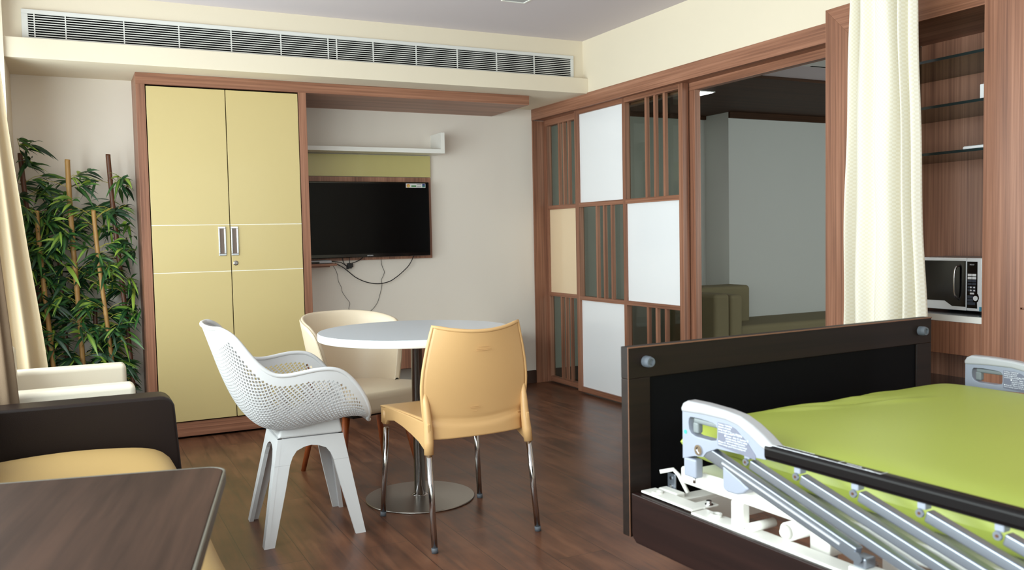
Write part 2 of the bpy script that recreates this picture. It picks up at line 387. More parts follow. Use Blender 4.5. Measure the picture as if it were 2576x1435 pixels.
struct(MB().box(-4, -3.3, -8, -7.88, 0, H).box(-0.5, 0.2, -8, -7.88, 0, H).box(-3.3, -0.5, -8, -7.88, 0, 0.75).box(-3.3, -0.5, -8, -7.88, 2.3, H).build('wall_front', wall_m))
wo = struct(MB().box(-3.3, -0.5, -7.96, -7.92, 0.75, 0.8).box(-3.3, -0.5, -7.96, -7.92, 2.25, 2.3).box(-3.3, -3.25, -7.96, -7.92, 0.75, 2.3).box(-0.55, -0.5, -7.96, -7.92, 0.75, 2.3).box(-1.93, -1.87, -7.96, -7.92, 0.75, 2.3).build('window_2', white_paint))
B(-3.3, -0.5, -7.945, -7.94, 0.78, 2.28).build('window_pane', clear_glass, wo)
# right wall: over the sliding door, over the cabinets, and beyond
struct(B(0.0, 0.15, -2.96, 0, 2.046, H).build('wall_right', wall_m))
struct(B(0.0, 0.15, -8.0, -2.96, 2.175, H).build('wall_right', wall_m))
struct(B(0.442, 0.56, -5.2, -2.96, 0, 2.175).build('wall_right', wall_m))
struct(B(0.0, 0.15, -8.0, -5.66, 0, 2.175).build('wall_right', wall_m))
struct(MB().box(-1.89, -0.012, -0.014, 0, 0, 0.10).build('baseboard_back', dark_base, bevel=0.002))
# square recessed ceiling light (out of the frame but for its rim)
t = thing('ceiling_light', 'small square recessed ceiling light, only its white rim in view', 'ceiling light', (-0.915, -1.565, H))
MB().box(-0.075, 0.075, -0.075, -0.065, -0.006, 0).box(-0.075, 0.075, 0.065, 0.075, -0.006, 0).box(-0.075, -0.065, -0.065, 0.065, -0.006, 0).box(0.065, 0.075, -0.065, 0.065, -0.006, 0).build('rim', white_paint, t)
B(-0.065, 0.065, -0.065, 0.065, -0.002, 0).build('diffuser', silver_lt, t)

# ------------------------------------------------------------------ air grille
t = thing('air_grille', 'long white linear air conditioning grille in the bulkhead', 'air vent', (0, YB, 0))
gx0, gx1, gz0, gz1 = -3.392, -0.079, ZT + 0.001, 2.371
MB().box(gx0, gx1, -0.012, 0, gz0, gz0 + 0.016).box(gx0, gx1, -0.012, 0, gz1 - 0.022, gz1).box(gx0, gx0 + 0.03, -0.012, 0, gz0 + 0.016, gz1 - 0.022).box(gx1 - 0.022, gx1, -0.012, 0, gz0 + 0.016, gz1 - 0.022).build('frame', grille_m, t, bevel=0.002)
B(gx0 + 0.03, gx1 - 0.022, -0.0012, -0.0004, gz0 + 0.016, gz1 - 0.022).build('dark_backing', black, t)
ix0, ix1, iz0, iz1 = gx0 + 0.03, gx1 - 0.022, gz0 + 0.016, gz1 - 0.022
for i in range(9):
    z = iz0 + (i + 0.75) * (iz1 - iz0) / 9.5
    B(ix0, ix1, -0.0105, -0.0075, z - 0.0023, z + 0.0023).build('slat', grille_m, t)
for x in [-3.333, -3.188] + [-2.906 + 0.28 * i for i in range(10)] + [-1.734]:
    B(x - 0.003, x + 0.003, -0.0125, -0.004, iz0, iz1).build('bar', grille_m, t)

# ------------------------------------------------------------------ wardrobe with canopy
YW = -0.60
t = thing('wardrobe', 'tall walnut-framed wardrobe with two pale yellow doors', 'wardrobe', (-2.37, YW, 0))
def W(x0, x1, y0, y1, z0, z1, mb=None): return (mb or MB()).box(x0 + 2.37, x1 + 2.37, y0 - YW, y1 - YW, z0, z1)
W(-2.85, -2.802, YW, -0.289, 0.0, 2.046).build('side_panel', wood_v, t, bevel=0.001)
W(-1.938, -1.89, YW, 0, 0.0, 2.046).build('side_panel', wood_v, t, bevel=0.001)
W(-2.85, -0.346, YW, -0.289, 2.046, ZS - 0.001, W(-2.0, -0.346, -0.289, 0, 2.046, ZS - 0.001)).build('canopy', wood_x, t, bevel=0.001)
W(-2.802, -1.938, YW + 0.006, -0.3, 0.014, 0.098).build('plinth', wood_x, t)
W(-2.802, -1.938, YW + 0.03, YW + 0.05, 0.098, 2.046).build('carcass', black, t)
for k, (a, b_) in enumerate(((-2.797, -2.369), (-2.364, -1.943))):
    zs = [0.103, 0.974, 1.248, 2.038]; mb = MB()
    for i in range(3): W(a, b_, YW - 0.002, YW + 0.018, zs[i] + 0.002, zs[i + 1] - 0.002, mb)
    d = mb.build('door', yellow, t, bevel=0.0012)
    for zz in (0.971, 1.245): W(a, b_, YW - 0.001, YW + 0.016, zz, zz + 0.006).build('inlay_strip', inlay, d)
    hx = -2.414 if k == 0 else -2.343
    mb = MB()
    W(hx - 0.021, hx + 0.021, YW - 0.007, YW - 0.002, 1.225, 1.237, mb); W(hx - 0.021, hx + 0.021, YW - 0.007, YW - 0.002, 1.065, 1.077, mb)
    W(hx - 0.021, hx - 0.013, YW - 0.009, YW - 0.002, 1.077, 1.225, mb); W(hx + 0.011, hx + 0.021, YW - 0.009, YW - 0.002, 1.077, 1.225, mb)
    h = mb.build('handle', chrome, d, bevel=0.0015); W(hx - 0.013, hx + 0.011, YW - 0.0035, YW - 0.001, 1.077, 1.225).build('recess', plain('dull_handle_recess', (120, 104, 96), 0.35, 0.6), h)
    if k: MB().lathe([(0.014, 0), (0.014, -0.003), (0.009, -0.006), (0.004, -0.006), (0.003, -0.004)], -2.342 + 2.37, 1.02, 20, 1, -0.002).build('lock', steel, d)

# ------------------------------------------------------------------ TV wall
t = thing('television_backboard', 'walnut backing board with olive yellow strip behind the television', 'wall panel', (-1.32, -0.001, 1.0))
B(-0.565, 0.458, -0.028, 0, 0, 0.58).build('board', wood_v, t, bevel=0.001)
B(-0.565, 0.46, -0.026, 0, 0.583, 0.735).build('upper_strip', yellow_tv, t, bevel=0.001)
B(-0.565, 0.455, -0.026, 0, 0.742, 0.78).build('top_strip', yellow_tv, t, bevel=0.001)
t = thing('television', 'black flat television on the walnut backing board', 'television', (-1.36, -0.085, 1.02))
B(-0.46, 0.46, -0.006, 0.045, 0, 0.523).build('casing', blk_gloss, t, bevel=0.004)
B(-0.447, 0.447, -0.0075, -0.005, 0.024, 0.512).build('screen', screen, t)
B(-0.02, 0.33, 0.04, 0.058, 0.1, 0.4).build('wall_mount', blk_matt, t)
text('SAMSUNG', 0.0095, white_ink, t, frame_mtx((0.01, -0.0075, 0.008), (1, 0, 0), (0, 0, 1)), 'brand_lettering', align='CENTER')
st = B(0.285, 0.432, -0.0085, -0.0074, 0.483, 0.513).build('energy_sticker', plain('sticker_white', (216, 214, 212), 0.5), t)
MB().lathe([(0.013, 0), (0.013, -0.0003)], 0.303, 0.497, 16, 1, -0.0085).build('rating_dial', plain('sticker_orange', (214, 140, 76), 0.5), st)
MB().lathe([(0.007, 0), (0.007, -0.0003)], 0.305, 0.494, 16, 1, -0.0089).build('rating_dial', plain('sticker_yellow', (196, 186, 90), 0.5), st)
B(0.326, 0.362, -0.0089, -0.0085, 0.49, 0.499).build('green_band', plain('sticker_green', (50, 124, 58), 0.5), st)
B(0.408, 0.429, -0.0089, -0.0085, 0.499, 0.511).build('blue_band', plain('sticker_blue', (26, 32, 110), 0.5), st)
B(0.408, 0.429, -0.0089, -0.0085, 0.487, 0.499).build('teal_band', plain('sticker_teal', (30, 104, 92), 0.5), st)
B(0.368, 0.396, -0.0089, -0.0085, 0.488, 0.491, ).box(0.368, 0.40, -0.0089, -0.0085, 0.493, 0.496).box(0.366, 0.402, -0.0089, -0.0085, 0.504, 0.508).build('small_print', plain('sticker_grey', (140, 140, 142), 0.5), st)
t = thing('wall_shelf', 'white wall shelf with one upright end above the television', 'shelf', (-1.35, 0, 1.74))
B(-0.535, 0.535, -0.2, 0, 0, 0.03).build('shelf_board', white_paint, t, bevel=0.001)
B(0.507, 0.535, -0.2, 0, 0.03, 0.147).build('end_panel', white_paint, t, bevel=0.001)
t = thing('console', 'wall-hung walnut console with a white top under the television', 'console', (-0.3, 0, 0))
B(-1.58, -0.03, -0.4, 0, 0.425, 0.456).build('top', white_paint, t, bevel=0.002)
B(-1.575, -0.035, -0.385, 0, 0.262, 0.425).build('cabinet_body', wood_x, t, bevel=0.001)
for i in range(3):
    B(-1.57 + i * 0.512, -1.57 + i * 0.512 + 0.508, -0.398, -0.385, 0.266, 0.421).build('drawer_front', wood_v, t, bevel=0.001)
t = thing('bracket_shelf', 'little walnut bracket shelf below the television', 'shelf', (-1.75, 0, 0.965))
B(-0.14, 0.145, -0.16, 0, 0.006, 0.02).build('shelf_board', wood_x, t, bevel=0.001)
B(-0.14, 0.10, -0.14, 0, -0.004, 0.006).build('bracket', wood_x, t)
t = thing('set_top_box', 'flat white box with a black front on the bracket shelf', 'set-top box', (-1.75, -0.09, 0.985))
B(-0.12, 0.115, -0.05, 0.06, 0.002, 0.022).build('casing', silver_lt, t, bevel=0.006, seg=3)
B(-0.115, 0.03, -0.052, -0.04, 0.004, 0.016).build('front_panel', blk_gloss, t, bevel=0.003)
B(0.03, 0.1, -0.03, 0.04, 0.0222, 0.024).build('vent', grey_pl, t)
def wall_pt(x, y, yy=-0.012):
    # image point onto the plane y = yy of the television wall
    d = F2 + R3 * ((x - 1288) / 2213.71) - U3 * ((y - 717.5) / 2213.71); c = cam.matrix_world.translation
    k = (yy - c.y) / d.y; return c + d * k
def kz(x, y): return (760 + x / 5.518, 580 + y / 5.518)
def cord(name, pts, r, label, cat='cord', yy=-0.012, group='cords hanging under the television'):
    o = smooth_tube([wall_pt(*kz(*p), yy) for p in pts], r, 8).build(name, blk_matt, smooth=True)
    tag(o, label, cat, group); return o
cord('power_cable', [(455, 455), (560, 510), (640, 570), (740, 650), (860, 708), (980, 736), (1100, 738), (1220, 705), (1300, 655), (1380, 590), (1470, 500), (1520, 420), (1560, 330)], 0.0032, 'thick black cable hanging in a wide loop under the television', yy=-0.035)
cord('thin_wire', [(435, 495), (475, 570), (495, 640), (505, 710), (545, 790), (560, 860), (610, 935), (662, 1010), (648, 1090), (690, 1125), (740, 1135), (775, 1122), (810, 1145), (830, 1200)], 0.0014, 'thin wavy black wire dropping from the bracket shelf')
cord('thin_wire', [(1092, 350), (1100, 450), (1115, 510), (1140, 570), (1130, 620), (1100, 690), (1108, 760), (1085, 870), (1050, 990), (1000, 1070), (920, 1155), (900, 1220)], 0.0016, 'thin black wire dropping from the middle of the television to the console')
cord('adapter_cable', [(395, 432), (480, 437), (545, 450), (600, 485), (640, 520)], 0.0028, 'short black cable from the set-top box to the hanging plugs', yy=-0.06)
cord('adapter_cable', [(560, 370), (570, 430), (600, 480), (640, 500)], 0.0028, 'leftmost short black cable from the television down to the plugs', yy=-0.04)
cord('adapter_cable', [(655, 365), (657, 420), (660, 470)], 0.0025, 'straight short black cable from the television down to the plugs', yy=-0.04)
cord('adapter_cable', [(855, 362), (810, 405), (750, 435), (690, 455)], 0.003, 'curved short black cable right of the hanging plugs', yy=-0.04)
pc = wall_pt(*kz(655, 490), -0.04); mb = MB()
mb.box(pc.x - 0.014, pc.x + 0.016, pc.y - 0.012, pc.y + 0.012, pc.z - 0.02, pc.z + 0.018).box(pc.x - 0.022, pc.x - 0.006, pc.y - 0.014, pc.y + 0.004, pc.z - 0.024, pc.z - 0.004).box(pc.x + 0.004, pc.x + 0.026, pc.y - 0.01, pc.y + 0.01, pc.z - 0.012, pc.z + 0.016)
tag(mb.build('cable_plug', blk_matt, bevel=0.004), 'clump of black cable plugs hanging under the television', 'plug')

# ------------------------------------------------------------------ sliding door screen and its frame
struct(B(-0.01, 0.0, -2.955, -0.001, 2.026, 2.117).box(0.0, 0.13, -2.955, -0.001, 2.03, 2.045).build('trim_2', wood_y, bevel=0.001))
struct(B(0.098, 0.145, -2.955, -0.001, 1.985, 2.03).build('trim_3', wood_y))
struct(B(-0.008, 0.15, -0.012, -0.001, 0.0, 2.026).build('trim_4', wood_v, bevel=0.001))
def screen_door(x0, y0, y1, z0, z1, cols, panels, thick, name, label, parent_kind=None):
    # y0 > y1; cols = list of (ya, yb) clear openings; rows fixed
    t = thing(name, label, 'sliding door', (x0, y0, 0), 0)
    rows = [(0.05, 0.678), (0.706, 1.343), (1.374, 2.0)]
    def K(a, b_, c, d, e, f, mb=None): return (mb or MB()).box(a - x0, b_ - x0, c - y0, d - y0, e, f)
    ys = [y0] + [q for c in cols for q in c] + [y1]
    for i in range(0, len(ys), 2):
        K(x0, x0 + thick, ys[i], ys[i + 1], z0, z1).build('stile', wood_v, t, bevel=0.0008)
    zr = [z0, 0.05, 0.678, 0.706, 1.343, 1.374, 2.0, z1]
    for (a, b_) in cols:
        for i in range(0, 8, 2):
            K(x0 + 0.0006, x0 + thick - 0.0006, a, b_, zr[i], zr[i + 1]).build('rail', wood_y, t)
    for ci, (a, b_) in enumerate(cols):
        for ri, (c, d) in enumerate(rows):
            kind = panels[ci][ri]
            if kind == 'g':
                K(x0 + thick - 0.008, x0 + thick - 0.004, a, b_, c, d).build('glass_pane', smoke_glass, t)
                wd = a - b_
                for k in (0.40, 0.565, 0.735):
                    yc = a - wd * k
                    K(x0 + 0.006, x0 + 0.029, yc + 0.010, yc - 0.010, c, d).build('upright_slat', wood_v, t)
            else:
                mt = white_panel if kind == 'w' else peach_panel
                K(x0 + 0.016, x0 + 0.022, a, b_, c, d).build('infill_panel', mt, t)
    return t
d1 = screen_door(0.10, -0.013, -0.50, 0.012, 2.028, [(-0.045, -0.465)], ['gpg'], 0.042, 'screen_panel', 'far narrow door panel with slatted glass above and below a peach square')
d2 = screen_door(0.045, -0.545, -1.785, 0.014, 2.03, [(-0.592, -1.150), (-1.180, -1.745)], ['wgw', 'gwg'], 0.045, 'sliding_door', 'front sliding door panel chequered with white squares and slatted glass')
struct(B(0.10, 0.142, -1.83, -1.77, 0.0, 1.985).build('trim_5', wood_v, bevel=0.001))

# ------------------------------------------------------------------ adjoining room
struct(B(0.15, 1.67, 0, 0.12, 0, 2.3).build('wall_back', grey_wall))
struct(B(1.67, 3.7, -0.30, 0.12, 0, 2.3).build('wall_back', grey_wall))
struct(B(3.7, 3.85, -5.2, 0.12, 0, 2.3).build('wall_right', grey_wall))
struct(MB().box(0.56, 1.3, -5.3, -5.2, 0, 2.3).box(3.3, 3.85, -5.3, -5.2, 0, 2.3).box(1.3, 3.3, -5.3, -5.2, 0, 0.75).box(1.3, 3.3, -5.3, -5.2, 2.05, 2.3).build('wall_front', grey_wall))
wo = struct(MB().box(1.3, 1.34, -5.28, -5.23, 0.75, 2.05).box(3.26, 3.3, -5.28, -5.23, 0.75, 2.05).box(1.34, 3.26, -5.28, -5.23, 0.75, 0.79).box(1.34, 3.26, -5.28, -5.23, 2.01, 2.05).build('added_window', white_paint))  # unseen window, added to go with the adjoining room's fill light
B(1.34, 3.26, -5.256, -5.252, 0.79, 2.01).build('window_pane', clear_glass, wo)
struct(B(0.15, 3.7, -5.2, -1.62, 2.15, 2.25).build('ceiling', ceil_m))
struct(B(0.15, 3.7, -1.62, 0, 2.13, 2.25).build('ceiling', canopy_wood))
struct(MB().box(1.67, 3.7, -0.32, -0.30, 2.08, 2.13).box(0.15, 1.67, -0.02, 0, 2.10, 2.13).build('trim_6', canopy_wood))
struct(B(0.16, 1.67, -0.014, 0, 0, 0.10).build('baseboard_back', dark_base))
t = thing('ceiling_panel_light', 'lit square panel light in the dark wood ceiling of the next room', 'ceiling light', (0.775, -1.0, 2.13))
B(-0.095, 0.095, -0.095, 0.095, -0.006, 0).build('rim', white_paint, t); B(-0.085, 0.085, -0.085, 0.085, -0.008, -0.006).build('diffuser', lamp_m, t)
t = thing('ceiling_cassette', 'grey access panel in the ceiling of the next room', 'ceiling panel', (1.25, -2.35, 2.15))
B(-0.5, 0.6, -0.35, 0.35, -0.012, 0).build('panel', grille_m, t, bevel=0.003); B(-0.42, 0.52, 0.32, 0.335, -0.0135, -0.012).build('slot', black, t)
t = thing('sofa', 'olive fabric corner sofa in the next room, seen through the doorway', 'sofa', (1.4, -0.5, 0))
B(-0.12, 1.8, -0.36, 0.19, 0.1, 0.43).build('seat', olive_fab, t, bevel=0.035, seg=5)
B(-0.4, -0.255, -0.42, -0.05, 0.04, 0.685).build('arm', olive_fab, t, bevel=0.03, seg=5)
B(-0.25, -0.13, -0.42, -0.05, 0.04, 0.675).build('arm', olive_fab, t, bevel=0.03, seg=5)
B(-0.4, 0.265, -0.06, 0.19, 0.04, 0.715).build('backrest', olive_fab, t, bevel=0.03, seg=5)
for x in (-0.36, 1.72):
    for y in (-0.3, 0.14): MB().lathe([(0.02, 0), (0.025, 0.1)], x, y, 12).build('leg', dark_base, t)

# ------------------------------------------------------------------ display cabinet, counter and shelves
XC = -0.03
t = thing('display_cabinet', 'walnut open cabinet with glass shelves and a microwave niche', 'cabinet', (XC, -2.955, 0))
def Cb(x0, x1, y0, y1, z0, z1, mb=None): return (mb or MB()).box(x0, x1, y0 + 2.955, y1 + 2.955, z0, z1)
# mitred frame: left stile and top rail with a sloping inner face
yA, yB, zA, zB = 0.0, -0.165, 2.169, 2.006
MB().add([(0, 0, 0), (0, yB, 0), (0, yB, zB), (0, 0, zA), (0.47, 0, 0), (0.47, -0.15, 0), (0.47, -0.15, zB), (0.47, 0, zA), ], [(0, 1, 2, 3), (4, 7, 6, 5), (0, 4, 5, 1), (1, 5, 6, 2), (0, 3, 7, 4), (2, 6, 7, 3)]).build('stile', wood_v, t, bevel=0.0008)
MB().add([(0, 0, zA), (0, yB, zB), (0, -0.80, zB), (0, -0.80, zA), (0.47, 0, zA), (0.47, yB, zB), (0.47, -0.80, zB), (0.47, -0.80, zA)], [(0, 1, 2, 3), (4, 7, 6, 5), (0, 4, 5, 1), (1, 5, 6, 2), (2, 6, 7, 3), (3, 7, 4, 0)]).build('top_rail', wood_y, t, bevel=0.0008)
B(-0.001, 0.47, -0.957, -0.80, 0, zA).build('side_stile', wood_v, t, bevel=0.0008)
B(0.45, 0.47, -0.80, -0.165, 0.0, 2.006).build('back_panel', wood_v, t)
for z in (1.834, 1.644, 1.452):
    s_ = B(0.012, 0.445, -0.797, -0.168, z - 0.004, z + 0.004).build('glass_shelf', shelf_glass, t)
    B(0.004, 0.0119, -0.797, -0.168, z - 0.0055, z + 0.0055).build('front_edge', shelf_edge, s_)
c_ = B(0.012, 0.45, -0.80, -0.165, 0.766, 0.787).build('counter', counter_m, t)
B(0.0, 0.0119, -0.80, -0.165, 0.764, 0.789).build('front_edge', white_paint, c_)
B(0.0, 0.44, -0.799, -0.166, 0.630, 0.763).build('drawer', wood_v, t, bevel=0.0012)
B(0.02, 0.45, -0.80, -0.165, 0.44, 0.455).build('lower_shelf', counter_m, t)
B(0.02, 0.04, -0.80, -0.165, 0.0, 0.43).build('lower_panel', blk_matt, t)
t = thing('tall_cabinet', 'plain walnut tall cabinet at the right edge, past the display cabinet', 'cabinet', (XC, -3.916, 0))
B(0.004, 0.47, -1.26, -0.001, 0, 2.169).build('carcass', wood_v, t)
B(-0.016, 0.004, -0.6, -0.003, 0.84, 2.165).build('door', wood_v, t, bevel=0.0015); B(-0.016, 0.004, -0.6, -0.003, 0.03, 0.834).build('door', wood_v, t, bevel=0.0015)
B(-0.016, 0.004, -1.2, -0.604, 0.84, 2.165).build('door', wood_v, t, bevel=0.0015); B(-0.016, 0.004, -1.2, -0.604, 0.03, 0.834).build('door', wood_v, t, bevel=0.0015)

# microwave, remote control and white container on the shelves
t = thing('microwave', 'silver and black microwave oven on the cabinet counter', 'microwave', (0.12, -3.658, 0.788))
B(0.01, 0.31, 0.0, 0.385, 0.012, 0.228).build('casing', silver_lt, t, bevel=0.004)
B(-0.012, 0.01, 0.0, 0.069, 0.01, 0.231).build('control_surround', white_panel, t, bevel=0.004, seg=3)
poly = [(0.071, 0.01), (0.385, 0.01), (0.385, 0.231), (0.071, 0.231)]
dr = MB().prism([(y, z) for y, z in poly], 0, -0.012, 0.01).build('door', white_panel, t, bevel=0.002)
MB().prism([(0.073, 0.026), (0.135, 0.026), (0.17, 0.047), (0.375, 0.047), (0.375, 0.218), (0.073, 0.218)], 0, -0.0135, -0.012).build('door_glass', blk_gloss, dr)
mb = smooth_tube([(-0.012, 0.102, 0.055), (-0.028, 0.108, 0.068), (-0.034, 0.110, 0.10), (-0.034, 0.110, 0.165), (-0.028, 0.106, 0.192), (-0.012, 0.100, 0.20)], 0.0045, 10).build('handle', chrome, dr, smooth=True)
pn = [(0.020, 0.022), (0.066, 0.022), (0.066, 0.216), (0.020, 0.216), (0.020, 0.085)] + [(0.0255 - 0.013 * cos(a), 0.066 + 0.020 * sin(a)) for a in [R(70), R(45), R(20), R(0), R(-10), R(-45), R(-70)]]
kp = MB().prism(pn, 0, -0.0135, -0.0115).build('keypad', blk_gloss, t)
slate = plain('slate_button', (58, 66, 80), 0.4)
def btn(m, *q): B(*q).build('button', m, kp)
for r in range(2):
    for c in range(2): btn(white_panel, -0.0145, -0.0134, 0.0245 + 0.020 * c, 0.0245 + 0.020 * c + 0.018, 0.155 - r * 0.0125, 0.165 - r * 0.0125)
for r in range(2):
    for c in range(2): btn(slate, -0.0145, -0.0134, 0.0245 + 0.020 * c, 0.0245 + 0.020 * c + 0.018, 0.131 - r * 0.0125, 0.140 - r * 0.0125)
for r in range(2): btn(slate, -0.0142, -0.0134, 0.0265, 0.0625, 0.105 - r * 0.013, 0.1135 - r * 0.013)
for r in range(3): btn(slate, -0.0142, -0.0134, 0.038 if r < 2 else 0.0285, 0.0635, 0.064 - r * 0.014, 0.075 - r * 0.014)
btn(white_panel, -0.0145, -0.0134, 0.033, 0.052, 0.080, 0.087)
for r in range(2):
    for y in (0.0325, 0.0475): MB().lathe([(0.0036, 0), (0.0036, -0.001)], y, 0.109 - r * 0.013, 14, 0, -0.0142).build('round_button', white_panel, kp)
MB().lathe([(0.0105, 0), (0.0105, -0.0012)], 0.0265, 0.064, 24, 0, -0.0142).build('start_button', white_panel, kp)
def yz_txt(body, y, z, size, par, x=-0.0137, mat=white_ink, sx=1.0, al='LEFT', nm='lettering'):
    return text(body, size, mat, par, frame_mtx((x, y, z), (0, -1, 0), (0, 0, 1)), nm, 0.0002, al, sx)
yz_txt('IFB', 0.325, 0.192, 0.022, dr, nm='brand_lettering', sx=1.1); yz_txt('20PM2S', 0.335, 0.060, 0.015, dr, nm='model_lettering', sx=0.85)
yz_txt('SOLO', 0.044, 0.201, 0.008, kp, al='CENTER')
for x in (0.04, 0.27):
    for y in (0.035, 0.35): MB().lathe([(0.012, 0), (0.012, 0.013)], y, x, 12).build('foot', blk_matt, t) if False else MB().lathe([(0.012, 0), (0.012, 0.013)], x, y, 12).build('foot', blk_matt, t)
B(-0.0135, -0.012, 0.001, 0.010, 0.012, 0.030).build('blue_tape', plain('blue_tape', (70, 150, 180), 0.5), t)
t = thing('remote_control', 'white remote control lying on the lowest glass shelf', 'remote control', (0.02, -3.69, 1.456))
mb = MB().box(-0.012, 0.05, -0.055, 0.055, 0, 0.017); mb.build('casing', white_panel, t, bevel=0.0075, seg=4)
for i in range(3):
    for j in range(4): B(0.002 + i * 0.014, 0.010 + i * 0.014, -0.03 + j * 0.02, -0.02 + j * 0.02, 0.0165, 0.0188).build('button', grey_pl, t)
t = thing('white_dispenser', 'small white plastic box on the middle glass shelf', 'box', (0.03, -3.735, 1.648))
B(-0.02, 0.04, -0.012, 0.026, 0, 0.062).build('body', white_panel, t, bevel=0.003); B(-0.015, 0.035, -0.012, 0.014, 0.062, 0.069).build('lid', white_panel, t, bevel=0.003)
B(-0.0215, -0.0195, 0.002, 0.004, 0.012, 0.05).build('slot', inlay, t)

# ------------------------------------------------------------------ ward curtain by the cabinet
def sheet(name, P, nu, nv, mat, label, cat='curtain', thick=0.0012, uvs=(1, 1)):
    mb = MB().grid(P, nu, nv); me = bpy.data.meshes.new(name); me.from_pydata(mb.v, [], mb.f); me.update()
    uv = me.uv_layers.new(name='UVMap')
    for p in me.polygons:
        p.use_smooth = True
        for li in p.loop_indices:
            vi = me.loops[li].vertex_index; i = vi // (nv + 1); j = vi % (nv + 1); uv.data[li].uv = (i / nu * uvs[0], j / nv * uvs[1])
    me.materials.append(mat); o = bpy.data.objects.new(name, me); COL.objects.link(o)
    md = o.modifiers.new('thick', 'SOLIDIFY'); md.thickness = thick
    return tag(o, label, cat)
def curt(s, h):
    # s along the cloth (0 = far edge), h 0 bottom .. 1 top
    z = 0.12 + h * 2.30; g = (z - 0.75) / 1.35; g = max(-0.5, min(1.2, g))
    ye = -3.30 - 0.035 * g; yn = -3.700 + 0.047 * g
    A = [(0, 0.0, 0.02), (0.07, 0.05, 0.0), (0.13, 0.115, 0.05 * (1 - 0.6 * g)), (0.2, 0.15, 0.065), (0.30, 0.19, 0.01), (0.42, 0.34, -0.035), (0.52, 0.47, -0.005), (0.62, 0.56, -0.03), (0.72, 0.70, -0.02), (0.79, 0.755, 0.035), (0.84, 0.80, 0.0), (0.88, 0.845, -0.012), (0.92, 0.87, 0.03), (0.96, 0.93, 0.0), (1, 1.0, 0.022)]
    a, x = spline(A, s)
    return (-0.31 + x * (1.55 - 0.4 * g) + 0.004 * sin(7 * s + 9 * z), ye + (yn - ye) * a + 0.003 * sin(5 * z + 20 * s), z)
sheet('ward_curtain', curt, 130, 60, ward_cloth, 'cream checked privacy curtain hanging in front of the display cabinet', uvs=(0.62, 2.3))
t = thing('curtain_track', 'white ceiling track carrying the cream privacy curtain', 'curtain rail', (-0.31, -3.5, H))
B(-0.01, 0.01, -1.5, 0.5, -0.018, 0).build('rail', white_paint, t, bevel=0.002)
mb = MB()
for i in range(6): mb.tube([(0, 0.18 - i * 0.075, -0.062), (0, 0.18 - i * 0.075, -0.015)], 0.003, 6)
mb.build('hook', white_paint, t)

# ------------------------------------------------------------------ window curtains
def curt2(s, h):
    z = 0.06 + h * 2.2; g = 1 - h
    xr = spline([(0, -3.315), (0.21, -3.335), (0.52, -3.405), (0.85, -3.47), (1, -3.50)], h)[0]; xl = -3.61 + 0.05 * g
    f = 0.022 * (0.5 + g)
    return (xl + (xr - xl) * s, -1.27 - 0.05 * (1 - s) + f * sin(s * 15.5 + 0.6) + 0.012 * sin(4 * z + 3 * s), z)
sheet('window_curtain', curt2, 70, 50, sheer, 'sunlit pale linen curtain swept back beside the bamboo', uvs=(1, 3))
def curt1(s, h):
    z = 0.05 + h * 2.22; a = s * 2 * pi * 0.92
    xc = spline([(0, -3.49), (0.2, -3.495), (0.6, -3.535), (1, -3.57)], h)[0]; rx = 0.085 - 0.045 * h; ry = 0.05 - 0.015 * h
    q = 1 + 0.16 * sin(a * 9)
    return (xc + rx * q * cos(a + 0.3), -2.325 + ry * q * sin(a + 0.3), z)
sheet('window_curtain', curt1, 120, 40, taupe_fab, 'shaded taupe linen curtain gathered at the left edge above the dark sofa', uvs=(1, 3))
t = thing('curtain_rod', 'metal curtain rod above the left window', 'curtain rod', (-3.57, -3.9, 2.29))
MB().tube([(0, -3, 0), (0, 2.85, 0)], 0.012, 12).build('rod', steel, t, smooth=True)
for y in (-2.8, 0, 2.7): B(-0.05, 0.0, y - 0.008, y + 0.008, -0.008, 0.008).build('bracket', steel, t)

